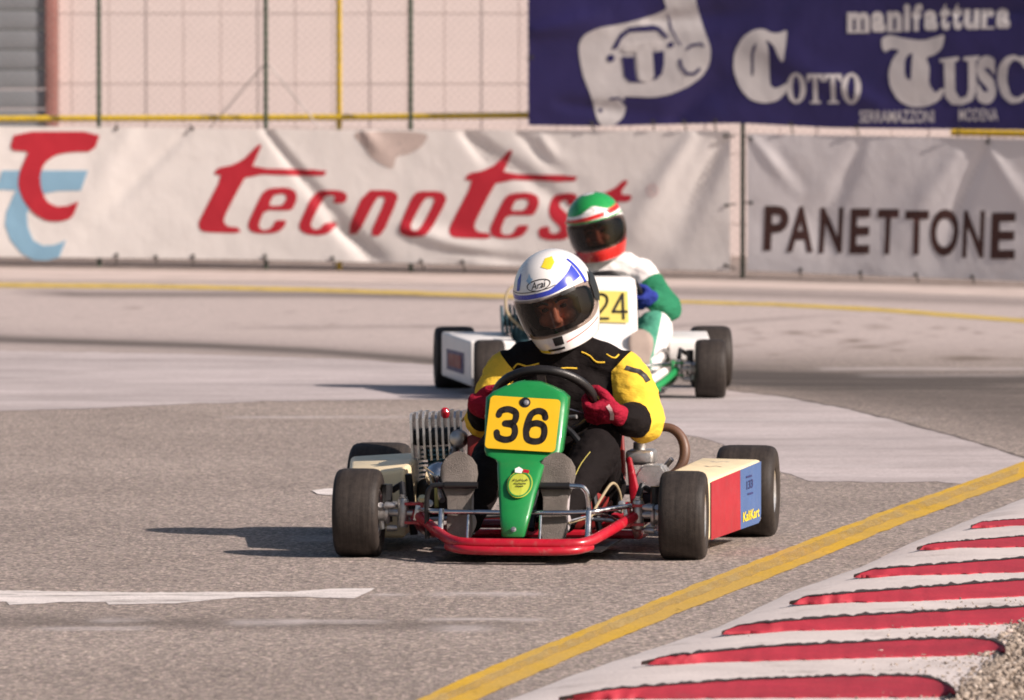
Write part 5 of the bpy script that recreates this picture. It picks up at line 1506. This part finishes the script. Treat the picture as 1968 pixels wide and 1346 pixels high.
def helmet(parent, M_, mat, name='helmet'):
    bm = BM(); NA = 144; zs = list(np.linspace(-0.142, 0.10, 84)) + [0.15 * math.sin(a) for a in np.linspace(math.asin(0.1034 / .15), math.pi / 2 - .06, 12)]
    g = []
    for z in zs: g.append([bm.verts.new(HP(-math.pi + 2 * math.pi * k / NA, z)) for k in range(NA)])
    top = bm.verts.new((0, 0, 0.150))
    for j in range(len(zs) - 1):
        for k in range(NA):
            az = -math.pi + 2 * math.pi * (k + .5) / NA; zc = (zs[j] + zs[j + 1]) / 2
            pr = port(az)
            if pr and pr[0] < zc < pr[1]: continue
            bm.faces.new((g[j][k], g[j][(k + 1) % NA], g[j + 1][(k + 1) % NA], g[j + 1][k]))
    for k in range(NA): bm.faces.new((g[-1][k], g[-1][(k + 1) % NA], top))
    for v in [v for v in bm.verts if not v.link_faces]: bm.verts.remove(v)
    o = obj(name, bm, mat, parent, auto=60)
    o.matrix_local = M_
    md = o.modifiers.new('shell', 'SOLIDIFY'); md.thickness = 0.006; md.offset = -1
    # padding inside
    bm = BM(); g = []
    zs2 = list(np.linspace(-0.138, 0.13, 50))
    for z in zs2: g.append([bm.verts.new(HP(-math.pi + 2 * math.pi * k / 96, z) * 0.90) for k in range(96)])
    for j in range(len(zs2) - 1):
        for k in range(96):
            az = -math.pi + 2 * math.pi * (k + .5) / 96; zc = (zs2[j] + zs2[j + 1]) / 2
            pr = port(az, w=50, lo=-0.075, hi=0.03)
            if pr and pr[0] < zc < pr[1]: continue
            bm.faces.new((g[j][k], g[j][(k + 1) % 96], g[j + 1][(k + 1) % 96], g[j + 1][k]))
    bm.faces.new(g[-1])
    for v in [v for v in bm.verts if not v.link_faces]: bm.verts.remove(v)
    obj('padding', bm, 'lining', o, auto=60)
    return o
def visor(h, mat, w=88):
    bm = BM(); g = []; n = 70
    for i in range(n + 1):
        az = R(-w + 2 * w * i / n); s = abs(-1 + 2 * i / n)
        e = (1 - min(1, s) ** 5) ** .5 * .92 + .08
        lo, hi = -0.030 - 0.056 * e, -0.010 + 0.052 * e
        g.append([bm.verts.new(HP(az, lo + (hi - lo) * j / 10, 0.0045)) for j in range(11)])
    for i in range(n):
        for j in range(10): bm.faces.new((g[i][j], g[i + 1][j], g[i + 1][j + 1], g[i][j + 1]))
    return obj('visor', bm, mat, h, auto=80)
def head(parent, M_):
    bm = BM()
    ellipsoid(bm, (0, 0.005, -0.005), (0.076, 0.095, 0.112))
    ellipsoid(bm, (0, -0.025, -0.060), (0.060, 0.070, 0.070))
    capsule(bm, (0, -0.090, -0.004), (0, -0.106, -0.040), 0.009, 0.0125)
    ellipsoid(bm, (0, -0.099, -0.046), (0.017, 0.012, 0.009))
    for s in (-1, 1):
        capsule(bm, (s * .012, -0.091, 0.014), (s * .045, -0.080, 0.014), 0.010, 0.008)
        ellipsoid(bm, (s * .037, -0.073, -0.040), (0.026, 0.024, 0.022))
        ellipsoid(bm, (s * .0735, 0.01, -0.02), (0.010, 0.020, 0.032))
    capsule(bm, (-.018, -0.088, -0.073), (.018, -0.088, -0.073), 0.009, 0.009)
    ellipsoid(bm, (0, -0.082, -0.105), (0.026, 0.020, 0.016))
    capsule(bm, (0, 0.02, -0.08), (0, 0.03, -0.17), 0.058, 0.06)
    me = remesh(bm, 0.004, 3)
    o = link_mesh('head', me, 'skin', parent, False); o.matrix_local = M_
    for s in (-1, 1):
        bm = BM(); ellipsoid(bm, (s * .030, -0.0850, -0.005), (0.012, 0.009, 0.007), 14); obj('eye', bm, 'eye', o)
        bm = BM(); tube(bm, smooth_path([(s * .012, -0.101, 0.014), (s * .03, -0.096, 0.021), (s * .050, -0.083, 0.015)], 4), 0.0042, 8); obj('eyebrow', bm, 'hair', o)
    bm = BM(); tube(bm, smooth_path([(-.022, -0.092, -0.073), (0, -0.0985, -0.071), (.022, -0.092, -0.073)], 4), 0.0035, 8); obj('lips', bm, 'lip', o)
    bm = BM(); lathe(bm, [(0.0, 0.118), (0.05, 0.105), (0.075, 0.07), (0.083, 0.035), (0.083, 0.02)], (0, 0.008, -0.005), (0, 0, 1), 24); obj('hair', bm, 'hair', o)
    return o
def hmat(c, yaw, roll, pitch):
    return Matrix.Translation(c) @ Matrix.Rotation(R(yaw), 4, 'Z') @ Matrix.Rotation(R(roll), 4, 'Y') @ Matrix.Rotation(R(pitch), 4, 'X')

def glove(parent, C, t_, e_, wrist, elbow, mat, cuff=0.10, name='glove'):
    """gloved hand closed round the wheel rim at C; t_ along the rim, e_ from the rim to the palm"""
    C = Vector(C); t_ = Vector(t_).normalized(); e_ = (Vector(e_) - t_ * Vector(e_).dot(t_)).normalized()
    b_ = t_.cross(e_)
    if b_.dot(Vector((0, -1, .6))) < 0: b_ = -b_
    if t_.z > 0: t_ = -t_                       # +t_ runs down and back along the rim: little finger end
    bm = BM()
    for k, (o_, rr, end) in enumerate(((-.034, .0118, 235), (-.0115, .0124, 245), (.011, .0120, 240), (.032, .0105, 225))):
        pts = []
        for a in range(-5, end, 28):
            ra = R(a); rad = 0.0265 + (0.004 if 20 < a < 110 else 0)
            pts.append(C + t_ * o_ + (e_ * math.cos(ra) + b_ * math.sin(ra)) * rad)
        for p, q in zip(pts, pts[1:]): capsule(bm, p, q, rr, rr * .98, 10)
        ellipsoid(bm, C + t_ * o_ + (e_ * math.cos(R(60)) + b_ * math.sin(R(60))) * .031, (rr * 1.15,) * 3, 10)      # knuckle
    ellipsoid(bm, C + e_ * .036 + b_ * .010, (.030, .030, .030))
    for o_ in (-.026, 0, .024): capsule(bm, C + t_ * o_ + e_ * .024 + b_ * .016, C + e_ * .062 + t_ * o_ * .6, .019, .024, 12)
    th = [C + t_ * -.030 + e_ * .045 - b_ * .012, C + t_ * -.050 + e_ * .026 - b_ * .018, C + t_ * -.056 + e_ * .0 - b_ * .024, C + t_ * -.050 - e_ * .022 - b_ * .018]
    for p, q, r0, r1 in zip(th, th[1:], (.017, .0145, .0125), (.0145, .0125, .011)): capsule(bm, p, q, r0, r1, 10)
    wrist = Vector(wrist); elbow = Vector(elbow)
    capsule(bm, C + e_ * .058, wrist, .030, .034, 16)
    capsule(bm, wrist, wrist.lerp(elbow, cuff), .036, .047, 18)
    me = remesh(bm, 0.0042, 2)
    N_ = [v.normal.copy() for v in me.vertices]
    for v, n_ in zip(me.vertices, N_): v.co += n_ * noise.noise(v.co * 55) * 0.0022
    return link_mesh(name, me, mat, parent, False)
def shoe(parent, x, tilt, mats, heel=(0.0, -0.118, 0.052), length=0.262, splay=0.0, y_lean=0.045):
    """sole faces forward, toes up"""
    out = [(0.0, .012), (.02, .030), (.08, .037), (.2, .0375), (.35, .0345), (.48, .036), (.62, .049), (.75, .055), (.85, .052), (.93, .039), (.98, .020), (1.0, .006)]
    d = Vector((math.sin(R(splay)), y_lean / length, 1)).normalized(); n_ = Vector((0, -1, y_lean / length)).normalized(); s_ = d.cross(n_)
    if s_.x < 0: s_ = -s_
    H0 = Vector((x, heel[1], heel[2]))
    def ring(off, k): return [H0 + d * (v * length) + s_ * (hw * k) + n_ * off for v, hw in out] + [H0 + d * (v * length) - s_ * (hw * k) + n_ * off for v, hw in out[::-1]]
    bm = BM(); loft(bm, [ring(0.0, .93), ring(0.006, 1.0), ring(.016, 1.0), ring(.019, .95)])
    sole = obj('sole', bm, mats[1], None, auto=50)
    bm = BM()
    capsule(bm, H0 + d * .045 - n_ * .03, H0 + d * .16 - n_ * .030, .036, .038, 16)
    capsule(bm, H0 + d * .16 - n_ * .026, H0 + d * .225 - n_ * .016, .040, .026, 16)
    for s in (-1, 1): capsule(bm, H0 + d * .18 - n_ * .018 + s_ * s * .020, H0 + d * .215 - n_ * .014 + s_ * s * .012, .024, .022, 12)
    capsule(bm, H0 + d * .05 - n_ * .04, H0 + d * .09 - n_ * .11, .038, .042, 16)
    bm2 = remesh(bm, .006, 2)
    up = link_mesh('shoe', bm2, mats[0], parent, False)
    sole.parent = up
    return up

def body(parent, caps, voxel, classify, mats, name='suit', fold=0.004, extra=None):
    bm = BM()
    for c in caps:
        if len(c) == 4: capsule(bm, *c)
        elif len(c) == 5: capsule(bm, c[0], c[1], c[2], c[3], 16, c[4])
        else: ellipsoid(bm, c[0], c[1])
    me = remesh(bm, voxel, 5)
    N_ = [v.normal.copy() for v in me.vertices]
    for v, n_ in zip(me.vertices, N_):
        p = v.co
        v.co = p + n_ * (noise.noise((p.x * 16, p.y * 16, p.z * 30)) * fold + noise.noise((p.x * 44, p.y * 40, p.z * 70)) * fold * .45)
    me.materials.append(MT[mats])
    F_ = [classify(v.co) for v in me.vertices]
    for k, nm in enumerate(('zone_a', 'zone_b')[:len(F_[0])]):
        at_ = me.attributes.new(nm, 'FLOAT', 'POINT')
        at_.data.foreach_set('value', [f[k] for f in F_])
    o = bpy.data.objects.new(name, me); COL.objects.link(o); o.parent = parent
    return o, bvh_of(me)
def seg_t(p, a, c):
    a = Vector(a); c = Vector(c); d = c - a
    s = (p - a).dot(d) / d.length_squared
    return s, (p - a - d * max(0, min(1, s))).length
def onto(bvh, x, z, e, y0=-1.0):
    hit = bvh.ray_cast(Vector((x, y0, z)), Vector((0, 1, 0)))
    if hit[0] is None: return Vector((x, 0.5, z))
    return hit[0] + hit[1] * e if hit[1].y < 0 else hit[0] - Vector((0, e, 0))

# ------------------------------------------------------------------ driver of kart 36
d1 = empty('person')
d1.location = k1.location; d1.rotation_euler = k1.rotation_euler
tag(d1, 'driver in white helmet, black suit with yellow sleeves and red gloves steering the front kart', 'person')
shL, shR = Vector((-0.120, .610, .510)), Vector((0.236, .615, .508))
elL, elR = Vector((-0.175, .520, .375)), Vector((0.298, .555, .372))
wrL, wrR = Vector((-0.165, .400, .415)), Vector((0.262, .400, .385))
C0 = SWM1.to_translation(); rimx = 0.148
tdir = SWM1.to_3x3() @ Vector((0, 1, 0))
hR = C0 + (SWM1.to_3x3() @ Vector((math.cos(R(8)), math.sin(R(8)), 0))) * rimx
hL = C0 + (SWM1.to_3x3() @ Vector((math.cos(R(172)), math.sin(R(172)), 0))) * rimx
hipL, hipR = Vector((-.045, .64, .155)), Vector((.125, .64, .155))
knL, knR = Vector((-.105, .27, .285)), Vector((.188, .27, .290))
anL, anR = Vector((-.158, -.005, .115)), Vector((.116, -.005, .115))
caps1 = [
    ((.04, .70, .17), (.19, .15, .12)), ((.050, .66, .33), (.175, .125, .16)), ((.053, .625, .455), (.185, .115, .12)),
    (shL + Vector((.07, .0, .03)), shR + Vector((-.07, 0, .03)), .070, .070), (Vector((.05, .615, .52)), Vector((.040, .600, .625)), .088, .070),
    (shL + Vector((.05, .0, .02)), Vector((.05, .60, .60)), .060, .060), (shR + Vector((-.05, .0, .02)), Vector((.05, .60, .60)), .060, .060),
    (shL, elL, .070, .060), (elL, wrL, .060, .046), (shR, shR.lerp(elR, .55), .072, .078), (shR.lerp(elR, .5), elR, .078, .066), (elR, wrR, .064, .048),
    (hipL, knL, .098, .070), (hipR, knR, .098, .074), (knL, anL, .070, .050), (knR, anR, .074, .050)]
def cls1(p):
    best = -1.0
    for (a, e, w_) in ((shR, elR, wrR), (shL, elL, wrL)):
        s1, d1_ = seg_t(p, a, e); s2, d2_ = seg_t(p, e, w_)
        f = min(abs(p.x - .056) - .146 - .9 * max(0, p.z - .52) - .15 * max(0, .50 - p.z), max(.100 - d1_, .078 - d2_), p.z - .255)
        if d2_ < d1_: f = min(f, (.52 - s2) * .17)
        best = max(best, f)
    return (best,)
suit1, bv = body(d1, caps1, 0.0075, cls1, 'suit_one', 'suit', 0.0055)
g1 = glove(d1, hR, tdir, (1, .30, -.75), wrR, elR, 'glove_red', .22)
g2 = glove(d1, hL, tdir, (-1, .30, -.15), wrL, elL, 'glove_red', .35)
bvg = bvh_of(g1.data)
printed('glove_strap', fill([stroke([(.220, .430), (.229, .418), (.233, .404), (.231, .388)], .011)]), lambda u, v: onto(bvg, u, v, .002), 'print_pink', g1, .006)
for k, pts in enumerate(([(.112, .578), (.135, .567), (.150, .553), (.162, .547), (.182, .547)], [(.186, .570), (.200, .562), (.212, .560), (.221, .568)], [(-.093, .527), (-.079, .541), (-.060, .537), (-.047, .535), (-.014, .543)],
                         [(.02, .52), (.06, .53), (.10, .528)])):
    bm = BM(); tube(bm, [onto(bv, p.x, p.y, .0015) for p in [Vector((q[0], q[1], 0)) for q in smooth_path([(a, c, 0) for a, c in pts], 4)]], .0026, 6)
    obj('piping', bm, 'suit_yellow', suit1)
bm = BM(); tube(bm, [onto(bv, q.x, q.y, .001) for q in smooth_path([(.185, .30, 0), (.165, .27, 0), (.150, .23, 0), (.135, .18, 0)], 5)], .0014, 6); obj('seam', bm, 'yellow_strip', suit1)
printed('sleeve_label', fill([stroke([(.245, .532), (.268, .524), (.285, .520), (.302, .506), (.312, .490)], .013)]), lambda u, v: onto(bv, u, v, .002), 'black_print', suit1, .006)
sh1 = shoe(d1, -0.160, 0, ('shoe_grey', 'shoe_sole'), splay=-2)
sh2 = shoe(d1, 0.112, 0, ('shoe_grey', 'shoe_sole'), splay=2)
HM1 = hmat((0.030, 0.585, 0.742), -5, -16, 15) @ Matrix.Scale(0.95, 4)
head(d1, HM1 @ Matrix.Translation((0, 0.012, -0.012)))
h1 = helmet(d1, HM1, 'helmet_white')
visor(h1, 'visor')
up = lambda a: 0.0435 + 0.00022 * max(0, a - 10)
obj('stripe', patch(-96, 64, lambda a: up(a) + .001, lambda a: up(a) + .015 + .0005 * max(0, a - 10), .0012), 'helmet_blue', h1)
obj('stripe', patch(-100, 20, lambda a: up(a) + .0205, lambda a: up(a) + .0228, .0012), 'black_print', h1)
obj('stripe', patch(66, 72, lambda a: .03 + 0 * a, lambda a: .115, .0012, 4, 14), 'helmet_blue', h1)
obj('visor_pivot', patch(74, 104, lambda a: -.052 + .0016 * abs(a - 89), lambda a: .056 - .0022 * abs(a - 89), .0065), 'black_plastic', h1)
obj('visor_lock', patch(22, 44, lambda a: .030, lambda a: .042, .008), 'black_plastic', h1)
obj('chin_vent', patch(-9, 7, lambda a: -.116, lambda a: -.090, .002), 'black_plastic', h1)
obj('chin_vent', patch(-26, 6, lambda a: -.132, lambda a: -.124, .002), 'black_plastic', h1)
obj('stripe', patch(12, 80, lambda a: -.1185 + .0003 * a, lambda a: -.1155 + .0003 * a, .0012), 'helmet_red', h1)
obj('stripe', patch(-52, -24, lambda a: -.138, lambda a: -.128, .0012), 'helmet_yellow', h1)
printed('sticker', fill([[(-.094, .070), (-.084, .098), (-.066, .118), (-.070, .100), (-.082, .072)]]), lambda u, v: h_xz(u, v, .0012), 'helmet_blue', h1, .01)
printed('sticker', fill([[(-.050, .098), (-.042, .104), (-.036, .116), (-.032, .104), (-.026, .100), (-.034, .094), (-.038, .086), (-.044, .092)]]), lambda u, v: h_xz(u, v, .0012), 'helmet_sky', h1, .01)
printed('sticker', fill([[(.006, .124), (.020, .140), (.040, .138), (.048, .124), (.036, .112), (.026, .114)]]), lambda u, v: h_xz(u, v, .0012), 'helmet_yellow', h1, .008)
logo = [fill([circle(-.012, .092, .040, 30, .0165), circle(-.012, .092, .0372, 30, .0140)]), glyph('Arai', (-.038, .083, .014, .103), .008, .35)]
printed('emblem', logo[0], lambda u, v: h_xz(u, v - .012, .0012), 'black_print', h1, .01)
printed('lettering', logo[1], lambda u, v: h_xz(u, v - .012, .0012), 'black_print', h1, .01)

# ------------------------------------------------------------------ driver of kart 24
d2 = empty('person')
d2.location = k2.location; d2.rotation_euler = k2.rotation_euler
tag(d2, 'driver in green, white and red helmet and white and green suit in the second kart', 'person')
shL, shR = Vector((-0.115, .600, .520)), Vector((0.225, .600, .522))
elL, elR = Vector((-0.200, .500, .375)), Vector((0.335, .500, .375))
wrL, wrR = Vector((-0.190, .395, .420)), Vector((0.262, .375, .418))
C0 = SWM2.to_translation(); tdir = SWM2.to_3x3() @ Vector((0, 1, 0))
hR = C0 + (SWM2.to_3x3() @ Vector((math.cos(R(8)), math.sin(R(8)), 0))) * rimx
hL = C0 + (SWM2.to_3x3() @ Vector((math.cos(R(172)), math.sin(R(172)), 0))) * rimx
hipL, hipR = Vector((-.045, .64, .155)), Vector((.130, .64, .155))
knL, knR = Vector((-.140, .27, .300)), Vector((.262, .27, .295))
anL, anR = Vector((-.130, -.005, .115)), Vector((.195, -.005, .115))
caps2 = [
    ((.04, .70, .17), (.19, .15, .12)), ((.050, .66, .33), (.175, .125, .16)), ((.053, .625, .47), (.185, .115, .12)),
    (shL + Vector((.07, .0, .03)), shR + Vector((-.07, 0, .03)), .070, .070), (Vector((.05, .615, .52)), Vector((.040, .600, .635)), .090, .070),
    (shL + Vector((.05, .0, .02)), Vector((.05, .60, .605)), .062, .060), (shR + Vector((-.05, .0, .02)), Vector((.05, .60, .605)), .062, .060),
    (shL, elL, .070, .060), (elL, wrL, .058, .044), (shR, elR, .074, .066), (elR, wrR, .066, .046),
    (hipL, knL, .098, .076), (hipR, knR, .098, .080), (knL, anL, .075, .052), (knR, anR, .080, .056)]
def cls2(p):
    fa_ = -1.0; fb_ = -1.0
    for (a, e, w_) in ((shR, elR, wrR), (shL, elL, wrL)):
        s1, d1_ = seg_t(p, a, e); s2, d2_ = seg_t(p, e, w_)
        fa_ = max(fa_, min((s1 - .30) * .2, .105 - d1_, abs(p.x - .056) - .165), .085 - d2_)
    if p.z < .42 and p.y < .62:
        for (a, e, w_, sg) in ((hipR, knR, anR, 1), (hipL, knL, anL, -1)):
            s1, da = seg_t(p, a, e); s2, db = seg_t(p, e, w_)
            q = a.lerp(e, max(0, min(1, s1))) if da < db else e.lerp(w_, max(0, min(1, s2)))
            if min(da, db) < .11: fb_ = max(fb_, .028 - (p.x - q.x) * sg)
    return fa_, fb_
suit2, bv2 = body(d2, caps2, 0.009, cls2, 'suit_two', 'suit', 0.006)
glove(d2, hR, tdir, (1, .25, -.25), wrR, elR, 'glove_blue', .22)
glove(d2, hL, tdir, (-1, .30, -.15), wrL, elL, 'glove_blue', .22)
printed('chest_label', fill([[(-.02, .592), (.07, .590), (.07, .604), (-.02, .606)]]), lambda u, v: onto(bv2, u, v, .003), 'steel_dark', suit2, .02)
shoe(d2, 0.178, 0, ('shoe_grey', 'shoe_tan'), heel=(0, -.12, .055), length=.25, splay=-2)
shoe(d2, -0.125, 0, ('shoe_grey', 'shoe_tan'), heel=(0, -.12, .055), length=.25, splay=2)
HM2 = hmat((0.026, 0.585, 0.738), -8, -13, 8)
head(d2, HM2 @ Matrix.Translation((0, 0.012, -0.012)))
h2 = helmet(d2, HM2, 'helmet_white')
visor(h2, 'visor_dark')
obj('stripe', patch(-180, 180, lambda a: .074 + .030 * math.exp(-((a - 8) / 26) ** 2) + .02 * max(0, (a - 40) / 140), lambda a: .1465, .0012, 80, 10), 'helmet_green', h2)
obj('stripe', patch(-120, 120, lambda a: .050 + .00012 * a, lambda a: .068 + .00012 * a + .014 * max(0, (a - 30) / 60), .0012), 'helmet_red', h2)
obj('stripe', patch(-100, 80, lambda a: .042, lambda a: .047, .0064), 'helmet_green', h2)
obj('stripe', patch(-95, 95, lambda a: -.138, lambda a: -.088 + .05 * max(0, (abs(a) - 40) / 55), .0012), 'helmet_red', h2)
printed('emblem', fill([circle(-.012, .088, .030, 24, .012), circle(-.012, .088, .028, 24, .0105)]), lambda u, v: h_xz(u, v, .0015), 'steel_dark', h2, .01)

bpy.data.scenes.remove(TMP)
